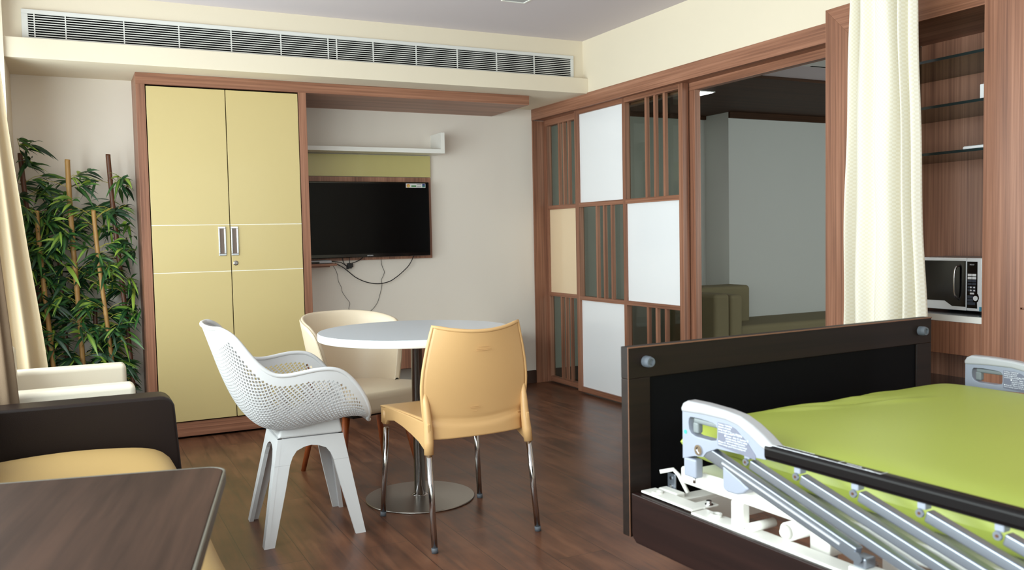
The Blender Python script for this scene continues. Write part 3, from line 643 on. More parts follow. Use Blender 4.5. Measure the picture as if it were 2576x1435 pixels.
# ------------------------------------------------------------------ artificial bamboo
random.seed(11)
t = thing('planter_box', 'low dark planter trough holding the bamboo canes', 'planter', (-3.17, -0.44, 0))
MB().box(-0.29, 0.29, -0.07, -0.06, 0, 0.2).box(-0.29, 0.29, 0.06, 0.07, 0, 0.2).box(-0.29, -0.28, -0.06, 0.06, 0, 0.2).box(0.28, 0.29, -0.06, 0.06, 0, 0.2).build('trough', dark_base, t)
B(-0.28, 0.28, -0.06, 0.06, 0, 0.16).build('pebble_bed', grey_pl, t)
def cane(x1, z1, x0, z0, y, r, mat, label, foliage_top, n_cl=8, yfan=0.10):
    # (x1,z1) top, (x0,z0) a lower point on the cane in world units
    k = (x1 - x0) / (z1 - z0); zb = 0.165; xb = x0 + k * (zb - z0)
    t = thing('bamboo_cane', label, 'artificial bamboo', (xb, y, zb), 0, 'artificial bamboo canes against the back wall')
    L = z1 - zb; pts = []; rs = []; nn = int(L / 0.14)
    for i in range(nn):
        for (u_, q) in ((0.0, 1.14), (0.05, 1.0), (0.5, 0.97), (0.93, 1.0)):
            h = (i + u_) / nn; pts.append((k * L * h + 0.004 * sin(6 * h), 0, L * h)); rs.append(r * q)
    pts.append((k * L, 0, L)); rs.append(r)
    MB().tube(pts, rs, 12).build('cane', mat, t, smooth=True)
    vs = []; fs = []; tone = []; tw = MB()
    def free(p):
        # leaves stay off the walls and clear of the wardrobe
        return p.x + xb > -3.465 and p.y + y < -0.30 and (p.x + xb < -2.862 or (p.y + y < -0.612 and p.x + xb < -2.82))
    for c in range(n_cl):
        h = (0.06 + 0.94 * (c + 0.3) / n_cl) * (foliage_top - zb)
        for b_ in range(5):
            az = random.uniform(0, 2 * pi) if b_ else random.uniform(-0.8, 0.8) + (pi if random.random() < .5 else 0)
            base = Vector((k * h, 0, h + random.uniform(-0.06, 0.06))); ln = random.uniform(0.05, 0.15)
            dirv = Vector((cos(az), sin(az) * 0.45 - 0.05, random.uniform(0.1, 0.7))).normalized()
            tip = base + dirv * ln
            if not free(tip): dirv = Vector((-dirv.x, -abs(dirv.y), dirv.z)); tip = base + dirv * ln * 0.7
            tw.tube([base, base + dirv * ln * 0.5 + Vector((0, 0, 0.01)), tip], 0.0014, 4, False)
            for l in range(9):
                st = base + (tip - base) * random.uniform(0.35, 1.0)
                for tr in range(30):
                    a2 = az + random.uniform(-1.3, 1.3) * (1 + tr / 10); up = random.uniform(-0.55, 0.6)
                    d = Vector((cos(a2), sin(a2) * 0.6 + 0.02, up)).normalized(); LL = random.uniform(0.065, 0.14) * (1 if tr < 15 else 0.6)
                    if free(st + d * LL): break
                wd = LL * random.uniform(0.065, 0.10)
                side = d.cross(Vector((random.uniform(-.4, .4), random.uniform(-1, -.2), random.uniform(0.2, 1)))).normalized()
                tn = min(1, max(0, random.gauss(0.36, 0.22))) if random.random() > 0.1 else random.uniform(0.7, 1)
                n0 = len(vs); N = 5
                for q in range(N + 1):
                    u_ = q / N; p = st + d * LL * u_ + Vector((0, 0, -0.055 * u_ * u_ * (LL / 0.12))); wq = wd * (sin(pi * min(1, u_ ** 0.75)) + 0.04)
                    nrm = d.cross(side)
                    for sg in (-1, 0, 1):
                        w_ = p + side * wq * sg + nrm * (0.25 * wq * abs(sg))
                        vs.append((max(w_.x, -3.468 - xb), min(w_.y, -0.297 - y), w_.z)); tone.append(tn + (0.25 if sg == 0 else 0))
                for q in range(N):
                    a_ = n0 + q * 3; fs += [(a_, a_ + 1, a_ + 4, a_ + 3), (a_ + 1, a_ + 2, a_ + 5, a_ + 4)]
    tw.build('twigs', twig_m, t)['kind'] = 'stuff'
    me = bpy.data.meshes.new('leaves'); me.from_pydata(vs, [], fs); at = me.attributes.new('tone', 'FLOAT', 'POINT')
    at.data.foreach_set('value', tone); me.materials.append(leaf_m)
    for p in me.polygons: p.use_smooth = True
    o = bpy.data.objects.new('leaves', me); COL.objects.link(o); o.parent = t; o['kind'] = 'stuff'
    return t
cane(-3.208, 1.625, -3.183, 0.471, -0.46, 0.014, cane_tan, 'tallest light tan bamboo cane, second top from the right', 1.60, 8)
cane(-2.999, 1.661, -2.922, 0.309, -0.44, 0.013, cane_dark, 'tall dark brown bamboo cane nearest the wardrobe', 1.60, 9)
cane(-3.089, 1.340, -3.035, 0.50, -0.49, 0.012, cane_tan, 'short slim tan bamboo cane between the tall tan and the dark one', 1.36, 7)
cane(-3.44, 1.66, -3.36, 0.55, -0.41, 0.013, cane_dark, 'dark bamboo cane at the left beside the curtain, with leaves above its tip', 1.72, 9)
cane(-3.372, 1.34, -3.335, 0.52, -0.48, 0.013, cane_tan, 'tan bamboo cane next to the pale linen curtain', 1.38, 7)
cane(-3.27, 1.18, -3.26, 0.45, -0.40, 0.012, cane_dark, 'short dark bamboo cane behind the leaves, left of the tallest tan cane', 1.40, 7)
cane(-3.10, 0.80, -3.10, 0.45, -0.40, 0.012, cane_dark, 'shortest dark bamboo cane low between the two tan canes', 1.05, 5)

# ------------------------------------------------------------------ cream armchair and dark sofa by the window
def soft(x0, x1, y0, y1, z0, z1, name, mat, par, r=0.03, sub=0):
    return B(x0, x1, y0, y1, z0, z1).build(name, mat, par, bevel=r, seg=5)
t = thing('cream_armchair', 'pale cream leather armchair between the dark sofa and the bamboo', 'armchair', (-3.28, -1.87, 0))
soft(-0.27, 0.265, -0.38, -0.275, 0.12, 0.595, 'arm', cream_l2, t, 0.022)
soft(-0.27, 0.268, 0.275, 0.38, 0.12, 0.595, 'arm', cream_l2, t, 0.022)
soft(-0.16, 0.25, -0.27, 0.27, 0.28, 0.42, 'seat_cushion', cream_l2, t, 0.03)
soft(-0.28, -0.17, -0.27, 0.27, 0.12, 0.72, 'backrest', cream_l2, t, 0.03)
B(-0.26, 0.24, -0.36, 0.36, 0.1, 0.28).build('base', cream_l2, t, bevel=0.01)
for x in (-0.22, 0.2):
    for y in (-0.32, 0.32): MB().lathe([(0.015, 0), (0.02, 0.1)], x, y, 12).build('leg', chrome, t)
t = thing('dark_sofa', 'dark brown leather sofa with tan seat cushion in the left foreground', 'sofa', (-3.2, -3.4, 0))
def arm_prof(y0, y1):
    pts = [(-0.35, 0.06), (0.33, 0.06), (0.30, 0.52)] + [(0.25 + 0.05 * cos(a), 0.532 + 0.05 * sin(a)) for a in [R(15), R(35), R(55), R(75), R(90)]] + [(-0.35, 0.585)]
    return MB().prism([(a, b_) for a, b_ in pts], 1, y0, y1)
arm_prof(0.86, 1.0).build('arm', brown_l, t, bevel=0.012, seg=4)
def cush(u, v):
    # rounded pillow-like seat
    a = (u - 0.5) * 2; b_ = (v - 0.5) * 2
    return (a, b_)
mb = MB(); nu, nv = 28, 60
def seat_pt(u, v, top):
    a = (u - 0.5) * 2; b_ = (v - 0.5) * 2
    e = (max(0, 1 - abs(a) ** 7) ** 0.5 if a > 0 else max(0, 1 - abs(a) ** 60) ** 0.5) * max(0, 1 - abs(b_) ** 16) ** 0.5
    x = -0.0375 + a * 0.3225; y = 0.02 + b_ * 0.835
    z = 0.30 + (0.134 * e + 0.008 * (1 - a * a) + 0.006 * sin(11 * y + 3 * a) * e if top else -0.10 * e)
    return (x, y, z)
mb.grid(lambda u, v: seat_pt(u, v, True), nu, nv).grid(lambda u, v: seat_pt(u, v, False), nu, nv).build('seat_cushion', tan_fab, t, smooth=True, weld=True)
soft(-0.405, -0.362, -0.82, 0.86, 0.10, 0.72, 'backrest', brown_l, t, 0.03)
B(-0.33, 0.27, -0.82, 0.86, 0.06, 0.24).build('base', brown_l, t, bevel=0.01)
for x in (-0.3, 0.26):
    for y in (-0.78, 0.94): MB().lathe([(0.02, 0), (0.025, 0.06)], x, y, 12).build('foot', blk_matt, t)

# ------------------------------------------------------------------ over-bed table in the left foreground
t = thing('overbed_table', 'brown wood-grain overbed table in the bottom left corner', 'table', (-2.985, -4.268, 0), R(-13))
def rr(x0, x1, y0, y1, r, k=6):
    out = []
    for cx, cy, a0 in ((x1 - r, y1 - r, 0), (x0 + r, y1 - r, 90), (x0 + r, y0 + r, 180), (x1 - r, y0 + r, 270)):
        out += [(cx + r * cos(R(a0 + 90 * i / k)), cy + r * sin(R(a0 + 90 * i / k))) for i in range(k + 1)]
    return out
tp = MB().prism(rr(-0.50, 0, -0.64, 0, 0.035), 2, 0.700, 0.720).build('top', desk_m, t, bevel=0.002)
MB().ringprism(rr(-0.505, 0.005, -0.645, 0.005, 0.040), rr(-0.4998, -0.0002, -0.6398, -0.0002, 0.035), 2, 0.697, 0.7205).build('edge_band', plain('grey_brown_edge', (88, 84, 76), 0.35), tp, bevel=0.002)
B(-0.36, -0.30, -0.56, -0.46, 0.07, 0.7).build('column', grey_pl, t, bevel=0.006)
B(-0.36, -0.02, -0.61, -0.56, 0.045, 0.08).build('base_beam', grey_pl, t, bevel=0.006)
B(-0.36, -0.30, -0.60, -0.22, 0.045, 0.08).build('base_beam', grey_pl, t, bevel=0.006)
for x, y in ((-0.33, -0.25), (-0.33, -0.585), (-0.05, -0.585)): MB().lathe([(0.022, -0.012), (0.022, 0.012)], y, 0.022, 16, 0, x).build('caster', blk_matt, t)

# ------------------------------------------------------------------ round table
t = thing('round_table', 'round white pedestal table with steel disc base', 'table', (-1.885, -2.385, 0))
tp = MB().lathe([(0.40, 0.715), (0.421, 0.716), (0.423, 0.718), (0.423, 0.745), (0.421, 0.747)], n=96).build('tabletop', table_edge, t)
MB().lathe([(0.42, 0.7471), (0.42, 0.7485)], n=96).build('top_surface', table_top_m, tp)
MB().lathe([(0.0245, 0.01), (0.0245, 0.70), (0.07, 0.702), (0.07, 0.714)], n=40).build('column', chrome, t, bevel=0)
MB().lathe([(0.238, 0.0), (0.24, 0.003), (0.238, 0.007), (0.10, 0.013), (0.03, 0.016)], n=96).build('base_disc', steel, t, bevel=0)
for o in list(t.children):
    for p in o.data.polygons: p.use_smooth = abs(p.normal.z) < 0.9
MB().lathe([(0.036, 0.014), (0.034, 0.017), (0.026, 0.018)], n=40).build('collar', chrome, t, smooth=True)

# ------------------------------------------------------------------ white mesh shell chair
t = thing('shell_armchair', 'white perforated plastic shell armchair on four white legs', 'armchair', (-2.424, -2.507, 0), R(-2))
Cc = [(0, 0.238, 0.432), (0.12, 0.175, 0.452), (0.3, 0.035, 0.428), (0.45, -0.085, 0.413), (0.57, -0.175, 0.437), (0.68, -0.242, 0.51), (0.8, -0.292, 0.62), (0.9, -0.326, 0.72), (1, -0.362, 0.832)]
Ee = [(0, 0.222, 0.17, 0.442), (0.10, 0.215, 0.228, 0.49), (0.2, 0.178, 0.256, 0.57), (0.32, 0.105, 0.270, 0.652), (0.44, 0.02, 0.274, 0.668), (0.58, -0.10, 0.268, 0.652), (0.68, -0.16, 0.262, 0.664), (0.78, -0.215, 0.252, 0.715), (0.88, -0.262, 0.235, 0.782), (0.95, -0.29, 0.213, 0.815), (1, -0.322, 0.175, 0.832)]
def shell(u, v):
    cx, cz = spline(Cc, u); ex, hw, ez = spline(Ee, u)
    a = abs(v) * pi / 2; n_ = 2.7 - 0.5 * max(0, min(1, (u - 0.6) / 0.3)); q = 2 / n_
    s_ = sin(a) ** q; c_ = max(0, cos(a)) ** q; g = 1 - c_
    return Vector((cx + (ex - cx) * g, (1 if v >= 0 else -1) * hw * s_, cz + (ez - cz) * g))
# even arc-length table across v
NU, NV = 82, 92
vt = []
for iu in range(NU + 1):
    u = iu / NU; P = [shell(u, -1 + 2 * k / 400) for k in range(401)]; L = [0]
    for k in range(400): L.append(L[-1] + (P[k + 1] - P[k]).length)
    row = []; k = 0
    for j in range(NV + 1):
        tgt = L[-1] * j / NV
        while k < 399 and L[k + 1] < tgt: k += 1
        f_ = (tgt - L[k]) / max(1e-9, L[k + 1] - L[k]); row.append(P[k].lerp(P[k + 1], f_))
    vt.append(row)
for _ in range(8):  # even out the curve between the spline knots
    vt = [vt[0]] + [[(vt[i - 1][j] + vt[i][j] * 2 + vt[i + 1][j]) / 4 for j in range(NV + 1)] for i in range(1, NU)] + [vt[NU]]
vs = []; fs = []; idx = {}
def vid(i, j):
    if (i, j) not in idx: idx[(i, j)] = len(vs); vs.append(tuple(vt[i][j]))
    return idx[(i, j)]
for i in range(NU + 1):
    for j in range(NV + 1):
        if (i + j) % 2: continue
        # diamond centred at (i, j): corners are the four odd neighbours
        nb = [(i - 1, j), (i, j + 1), (i + 1, j), (i, j - 1)]
        ok = [0 <= a <= NU and 0 <= b_ <= NV for a, b_ in nb]
        if all(ok):
            c = vt[i][j]; cor = [vid(*q) for q in nb]
            edge = min(i, NU - i) * 1.0; ej = min(j, NV - j)
            hole = i > 8 and NU - i > 6 and ej > 4 and not (i < 13 and ej > 14 and False)
            if hole:
                fct = 0.72
                inn = []
                for (a, b_) in nb:
                    p = c.lerp(vt[a][b_], fct); inn.append(len(vs)); vs.append(tuple(p))
                for q in range(4): fs.append((cor[q], cor[(q + 1) % 4], inn[(q + 1) % 4], inn[q]))
            else: fs.append(tuple(cor))
        else:
            cor = [vid(*q) for q, k in zip(nb, ok) if k]
            m_ = vid(i, j)
            good = [q for q, k in zip(nb, ok) if k]
            if len(good) == 3:
                # order so the missing side is closed through the centre
                k0 = ok.index(False); seq = [nb[(k0 + 1) % 4], nb[(k0 + 2) % 4], nb[(k0 + 3) % 4]]
                fs.append((m_, vid(*seq[0]), vid(*seq[1]))); fs.append((m_, vid(*seq[1]), vid(*seq[2])))
            elif len(good) == 2:
                gi = [k for k in range(4) if ok[k]]
                fs.append((m_, vid(*nb[gi[0]]), vid(*nb[gi[1]])))
mb = MB(); mb.v = vs; mb.f = fs
sh = mb.build('mesh_shell', chair_white, t, smooth=False, solid=0.007)
rim = [vt[i][0] for i in range(0, NU, 1)] + [vt[NU][j] for j in range(0, NV, 1)] + [vt[i][NV] for i in range(NU, 0, -1)] + [vt[0][j] for j in range(NV, 0, -1)]
for _ in range(3):
    n = len(rim); rim = [(rim[k - 1] + rim[k] * 2 + rim[(k + 1) % n]) / 4 for k in range(n)]
MB().loop(rim, 0.0085, 10).build('rim', chair_white, sh, smooth=True)
# base: four tapering legs joined by arched aprons and a cap
feet = [(-0.197, -0.212), (0.195, -0.195), (0.195, 0.205), (-0.197, 0.192)]; tops = [(-0.118, -0.125), (0.132, -0.125), (0.132, 0.125), (-0.118, 0.125)]
def corner(k, z):
    h = z / 0.395; return Vector((feet[k][0] + (tops[k][0] - feet[k][0]) * h, feet[k][1] + (tops[k][1] - feet[k][1]) * h, z))
def side_prism(k, pts, th=0.016):
    A, B_ = k, (k + 1) % 4; out = []; inn = []
    for (s_, z) in pts:
        p = corner(A, z).lerp(corner(B_, z), s_); out.append(p)
    nrm = (corner(B_, 0.2) - corner(A, 0.2)).cross(Vector((0, 0, 1))).normalized()
    cen = Vector((0, 0, 0)); 
    if nrm.dot(corner(A, 0.2) - cen) < 0: nrm = -nrm
    inn = [p - nrm * th for p in out]; n = len(out)
    return out + inn, [tuple(range(n)), tuple(range(n, 2 * n))[::-1]] + [(i, (i + 1) % n, n + (i + 1) % n, n + i) for i in range(n)]
for k in range(4):
    mb = MB()
    mb.add(*side_prism(k, [(0, 0.0), (0.10, 0.0), (0.17, 0.20), (0.205, 0.29), (0, 0.29)]))
    kk = (k + 3) % 4
    mb.add(*side_prism(kk, [(0.90, 0.0), (1, 0.0), (1, 0.29), (0.795, 0.29), (0.83, 0.20)]))
    mb.build('leg', chair_white, t)
mb = MB()
for k in range(4):
    mb.add(*side_prism(k, [(0, 0.2905), (0.205, 0.2905), (0.235, 0.318), (0.29, 0.34), (0.40, 0.352), (0.5, 0.356), (0.60, 0.352), (0.71, 0.34), (0.765, 0.318), (0.795, 0.2905), (1, 0.2905), (1, 0.388), (0, 0.388)]))
mb.build('apron', chair_white, t)
MB().add([(-0.12, -0.127, 0.3895), (0.134, -0.127, 0.3895), (0.134, 0.127, 0.3895), (-0.12, 0.127, 0.3895), (-0.105, -0.112, 0.425), (0.125, -0.112, 0.450), (0.125, 0.112, 0.450), (-0.105, 0.112, 0.425)],
         [(0, 3, 2, 1), (4, 5, 6, 7), (0, 1, 5, 4), (1, 2, 6, 5), (2, 3, 7, 6), (3, 0, 4, 7)]).build('base_cap', chair_white, t, bevel=0.01, seg=3)

# ------------------------------------------------------------------ beige chair with chrome legs
t = thing('beige_chair', 'beige plastic side chair with chrome legs, its back to the camera', 'chair', (-1.882, -2.79, 0), R(1))
Wt = [(0, 0.200), (0.25, 0.213), (0.45, 0.216), (0.7, 0.203), (1.0, 0.176)]
def back(u, v, off=0):
    # u height 0..1 (below 0: the skirt under the crease), v across
    s_ = (v - 0.5) * 2; hw = spline(Wt, max(0, u))[0] - (0.004 if u < 0 else 0); z = 0.445 + u * 0.355 + 0.022 * s_ * s_ * max(0, u) ** 2
    y = -0.215 - 0.012 * sin(pi * max(0, u)) - 0.055 * u * u + 0.052 * s_ * s_ * (0.5 + 0.5 * u) + off
    zc = 0.456 + 0.022 * s_ * s_
    y += 0.009 * math.exp(-((z - zc) / 0.014) ** 2) - (0.010 if z < zc else 0.010 * math.exp(-((z - zc) / 0.01) ** 2)) * (1 - s_ ** 6)
    return (hw * s_, y, z)
MB().grid(lambda u, v: back(-0.125 + 1.125 * u, v), 72, 28).build('backrest', beige_pl, t, smooth=True, solid=0.009)
bk = t.children[0]
edge = [Vector(back(u / 16, 0)) for u in range(17)] + [Vector(back(1, v / 20)) for v in range(1, 20)] + [Vector(back(1 - u / 16, 1)) for u in range(17)]
MB().tube(edge, 0.0075, 10).build('rim', beige_pl, bk, smooth=True)
mb = MB()
for (z, a, b_) in ((0.742, -0.015, 0.03), (0.733, -0.022, 0.036), (0.728, -0.024, 0.038), (0.515, -0.04, 0.0), (0.509, -0.036, 0.004), (0.497, -0.028, -0.01)):
    mb.tube([(a, -0.225 - 0.012 * sin(pi * (z - .445) / .355) - 0.055 * ((z - .445) / .355) ** 2, z), (b_, -0.225 - 0.012 * sin(pi * (z - .445) / .355) - 0.055 * ((z - .445) / .355) ** 2, z)], 0.0009, 5)
mb.build('moulded_mark', beige_pl, bk)
def seatf(u, v):
    s_ = (v - 0.5) * 2; y = -0.200 + u * 0.475; hw = 0.196 + 0.018 * u
    z = 0.466 - 0.018 * (1 - s_ * s_) * sin(pi * min(1, u * 1.05)) - 0.012 * u ** 3
    return (hw * s_, y, z)
st = MB().grid(seatf, 18, 18).build('seat', beige_pl, t, smooth=True, solid=0.007)
for sg in (-1, 1):
    n = 12; top = [(-0.235 + 0.51 * i / n, 0.468 - 0.012 * (i / n) ** 3) for i in range(n + 1)]
    bot = [(0.275, 0.385), (0.225, 0.385), (0.20, 0.405), (0.12, 0.418), (0.03, 0.412), (-0.06, 0.400), (-0.14, 0.385), (-0.20, 0.362), (-0.235, 0.36)]
    a, b_ = (0.212, 0.200) if sg > 0 else (-0.200, -0.212)
    MB().prism(top + bot, 0, a, b_).build('side_skirt', beige_pl, t, bevel=0.003)
n = 12
MB().prism([(-0.20 + 0.40 * i / n, 0.452 - 0.010 * sin(pi * i / n)) for i in range(n + 1)][::-1] + [(-0.2, 0.40), (-0.1, 0.406), (0, 0.408), (0.1, 0.406), (0.2, 0.40)], 1, 0.265, 0.275).build('front_skirt', beige_pl, t, bevel=0.002)
for sg in (-1, 1):
    MB().tube([(sg * 0.206, -0.193, 0.60), (sg * 0.204, -0.205, 0.53), (sg * 0.203, -0.215, 0.46), (sg * 0.205, -0.224, 0.40), (sg * 0.208, -0.230, 0.354)], [0.006, 0.013, 0.0165, 0.0185, 0.0175], 14).build('leg_sleeve', beige_pl, t, smooth=True)
    MB().tube([(sg * 0.200, 0.235, 0.44), (sg * 0.203, 0.238, 0.387)], 0.0165, 14).build('leg_sleeve', beige_pl, t, smooth=True)
for (x, y), (xt, yt) in zip(((-0.209, -0.266), (0.232, -0.250), (-0.226, 0.243), (0.228, 0.262)), ((-0.208, -0.230), (0.208, -0.230), (-0.203, 0.238), (0.203, 0.238))):
    d = (Vector((xt, yt, 0.37)) - Vector((x, y, 0))); p0 = Vector((x, y, 0)) + d * 0.045
    lg = MB().tube([p0, Vector((xt, yt, 0.37))], 0.0115, 20).build('leg', chrome, t, smooth=True)
    MB().tube([Vector((x, y, 0.0)), Vector((x, y, 0.0)) + d * 0.05], 0.0122, 16).build('rubber_foot', grey_rub, lg, smooth=True)
for x, y in ((-0.08, -0.1), (0.1, -0.1)): MB().tube([(x, y, 0.395), (x, y, 0.45)], 0.006, 8).build('stacking_stud', grey_rub, t)

# ------------------------------------------------------------------ cream tub chair
t = thing('tub_chair', 'cream leather tub chair with reddish wooden legs behind the table', 'chair', (-1.98, -1.855, 0), R(18))
TH = 108
def tubp(u, v, inner):
    th = R(-TH + 2 * TH * u); a = abs(-TH + 2 * TH * u)
    top = spline([(0, 0.775), (30, 0.773), (60, 0.758), (85, 0.73), (97, 0.68), (104, 0.56), (TH, 0.44)], a)[0]
    r0, r1 = 0.198, 0.278
    h = v; z = 0.37 + (top - 0.37) * h; hh = (z - 0.37) / 0.43
    r = r0 + (r1 - r0) * hh ** 0.9 - (0.028 if inner else 0)
    if inner: z = z - 0.0
    return Vector((r * sin(th), 0.02 + r * cos(th) * (1.0 if a < 90 else 1.0), z))
mb = MB(); nu, nv = 64, 16
mb.grid(lambda u, v: tubp(u, v, False), nu, nv).grid(lambda u, v: tubp(u, v, True), nu, nv)
top_o = [tubp(i / nu, 1, False) for i in range(nu + 1)]; top_i = [tubp(i / nu, 1, True) for i in range(nu + 1)]
def strip(A, Bq, bulge):
    vs = []; fs = []; K = 5
    for a_, b2 in zip(A, Bq):
        for k in range(K + 1):
            f_ = k / K; p = a_.lerp(b2, f_) + bulge * sin(pi * f_); vs.append(p)
    for i in range(len(A) - 1):
        for k in range(K): fs.append((i * (K + 1) + k, (i + 1) * (K + 1) + k, (i + 1) * (K + 1) + k + 1, i * (K + 1) + k + 1))
    return vs, fs
mb.add(*strip(top_o, top_i, Vector((0, 0, 0.011))))
for e in (0, 1): mb.add(*strip([tubp(e, j / nv, False) for j in range(nv + 1)], [tubp(e, j / nv, True) for j in range(nv + 1)], Vector((0, -0.008, 0))))
mb.add(*strip([tubp(i / nu, 0, False) for i in range(nu + 1)], [tubp(i / nu, 0, True) for i in range(nu + 1)], Vector((0, 0, -0.004))))
sh = mb.build('tub_back', cream_l, t, smooth=True, weld=True)
MB().tube([p.lerp(q, 0.15) + Vector((0, 0, 0.006)) for p, q in zip(top_o, top_i)], 0.0022, 6).build('seam', plain('cream_piping', (186, 168, 142), 0.5), sh, smooth=True)
outl = [(0.205 * sin(R(a)), 0.0 + 0.195 * cos(R(a))) for a in range(-80, 81, 10)] + [(0.225, 0.0), (0.258, -0.05)] + [(0.272, -0.10), (0.27, -0.20), (0.235, -0.262), (0.14, -0.285), (0, -0.292), (-0.14, -0.285), (-0.235, -0.262), (-0.27, -0.20), (-0.272, -0.10), (-0.258, -0.05), (-0.225, 0.0)]
outl = [(x * 0.93, y) for x, y in outl]
MB().prism(outl, 2, 0.345, 0.442).build('seat', cream_l, t, bevel=0.028, seg=6)
B(-0.19, 0.19, -0.2, 0.17, 0.32, 0.35).build('seat_base', blk_matt, t, bevel=0.01)
for (x, y) in ((-0.222, 0.222), (-0.20, -0.200), (0.215, 0.2), (0.2, -0.215)):
    x, y = x * cos(R(-10)) - y * sin(R(-10)), x * sin(R(-10)) + y * cos(R(-10))
    MB().tube([(x, y, 0.0), (x * 0.72, y * 0.72, 0.34)], [0.0115, 0.019], 16).build('leg', orange_wood, t, smooth=True)

# ------------------------------------------------------------------ hospital bed
t = thing('hospital_bed', 'raised hospital bed with lime green mattress and dark footboard', 'bed', (-2.163, -4.427, 0), R(3))
# local: x = u across the bed, y = -v towards the head
def V(u, v, z): return (u, -v, z)
def Bb(u0, u1, v0, v1, z0, z1, mb=None): return (mb or MB()).box(u0, u1, -v1, -v0, z0, z1)
LB = 2.05
fb = MB()
Bb(0, 1.042, -0.026, 0, 0.833, 0.903, fb); Bb(0, 0.06, -0.026, 0, 0.485, 0.833, fb); Bb(0.98, 1.042, -0.026, 0, 0.485, 0.833, fb); Bb(0.06, 0.98, -0.026, 0, 0.485, 0.50, fb)
fo = fb.build('footboard', bed_wood, t, bevel=0.0015)
Bb(0.0595, 0.9805, -0.024, -0.005, 0.499, 0.8335).build('board_panel', black_panel, fo)
MB().box(0.0, 1.042, -0.001, 0.0003, 0.9005, 0.9035).box(-0.0006, 0.0012, -0.0003, 0.001, 0.485, 0.9035).build('edge_band', bed_edge, fo)
for u in (0.048, 0.992):
    MB().lathe([(0.0125, 0), (0.0125, -0.012), (0.0105, -0.020), (0.0065, -0.020), (0.006, -0.017)], u, 0.869, 24, 1, 0).build('bumper', grey_rub, fo, smooth=False)
hb = MB(); Bb(0, 1.042, LB, LB + 0.026, 0.485, 1.02, hb); hb.build('headboard', bed_wood, t, bevel=0.002)
for u0, u1 in ((0.0, 0.018), (1.0, 1.018)):
    y0 = -LB + 0.02; pts = [(-0.006, 0.585), (-0.006, 0.498), (-0.0095, 0.487), (-0.02, 0.478), (y0, 0.478), (y0, 0.585)]
    MB().prism(pts, 0, u0, u1).build('side_board', bed_wood_y, t, bevel=0.0025, seg=3)
Bb(0.018, 0.032, 0.01, LB - 0.02, 0.50, 0.578).build('side_board_backing', blk_matt, t)
# white base frame
fr = MB(); Bb(0.014, 0.054, 0.022, 0.185, 0.588, 0.5925, fr); Bb(0.010, 0.050, 0.187, LB - 0.05, 0.584, 0.589, fr); Bb(0.046, 0.050, 0.187, LB - 0.05, 0.55, 0.584, fr)
Bb(0.95, 0.99, 0.022, LB - 0.05, 0.584, 0.589, fr); Bb(0.95, 0.954, 0.022, LB - 0.05, 0.55, 0.584, fr); Bb(0.046, 0.086, 0.150, 0.186, 0.588, 0.592, fr)
bf = fr.build('base_frame', white_paint, t, bevel=0.0015)
Bb(0.07, 0.96, 0.062, 0.10, 0.575, 0.582, Bb(0.07, 0.96, 0.096, 0.100, 0.515, 0.575)).build('cross_beam', white_paint, bf, bevel=0.001)
Bb(0.05, 0.96, 1.2, 1.24, 0.53, 0.58).build('cross_beam', white_paint, bf, bevel=0.001)
for v in (0.055, 0.235): MB().lathe([(0.0065, 0), (0.0065, 0.006), (0.0115, 0.006), (0.0115, 0)], 0.033, -v, 20, 2, 0.589).build('ring_socket', white_paint, bf)
for (u, v) in ((0.066, 0.178), (0.062, 0.575), (0.064, 0.655)):
    MB().lathe([(0.0085, 0), (0.0085, 0.002), (0.0058, 0.0021), (0.0058, 0.009), (0.0045, 0.0095)], u, -v, 12, 2, 0.592).build('bolt', chrome, bf)
# mattress platform
pf = MB(); Bb(0.022, 0.034, 0.142, LB - 0.1, 0.637, 0.671, pf); Bb(0.955, 0.967, 0.142, LB - 0.1, 0.637, 0.671, pf); Bb(0.034, 0.955, 0.142, LB - 0.1, 0.648, 0.662, pf)
pl = pf.build('mattress_platform', white_paint, t, bevel=0.005, seg=3)
Bb(0.022, 0.040, 0.287, 0.318, 0.589, 0.637).build('post', white_paint, pl, bevel=0.002)
MB().tube([V(0.02, 0.335, 0.596), V(0.085, 0.335, 0.596)], 0.009, 14).build('pivot_tube', white_paint, pl, smooth=True)
MB().tube([V(0.04, 0.41, 0.607), V(0.3, 0.41, 0.607)], 0.017, 20).build('torque_tube', white_paint, bf, smooth=True)
MB().tube([V(0.03, 0.41, 0.607), V(0.04, 0.41, 0.607)], [0.009, 0.014], 20).build('torque_cap', white_paint, bf, smooth=True)
Bb(0.075, 0.115, 0.43, 0.475, 0.572, 0.612).build('motor_bracket', white_paint, bf, bevel=0.003)
MB().tube([V(0.095, 0.455, 0.50), V(0.095, 0.455, 0.575)], 0.016, 20).build('motor_rod', silver_lt, bf, smooth=True)
# latch next to the footboard
lt = MB().tube([V(0.06, 0.030, 0.628), V(0.085, 0.045, 0.633), V(0.09, 0.058, 0.622), V(0.092, 0.084, 0.589)], 0.0045, 8).build('latch_lever', white_paint, t, smooth=True)
Bb(0.086, 0.090, 0.024, 0.050, 0.586, 0.622).build('latch_plate', alu, lt, bevel=0.0015)
for z in (0.612, 0.594): MB().lathe([(0.004, 0), (0.004, -0.002)], -0.037, z, 12, 0, 0.086).build('rivet', chrome, lt)
Bb(0.06, 0.085, 0.022, 0.085, 0.578, 0.592).build('latch_base', white_paint, lt, bevel=0.004)
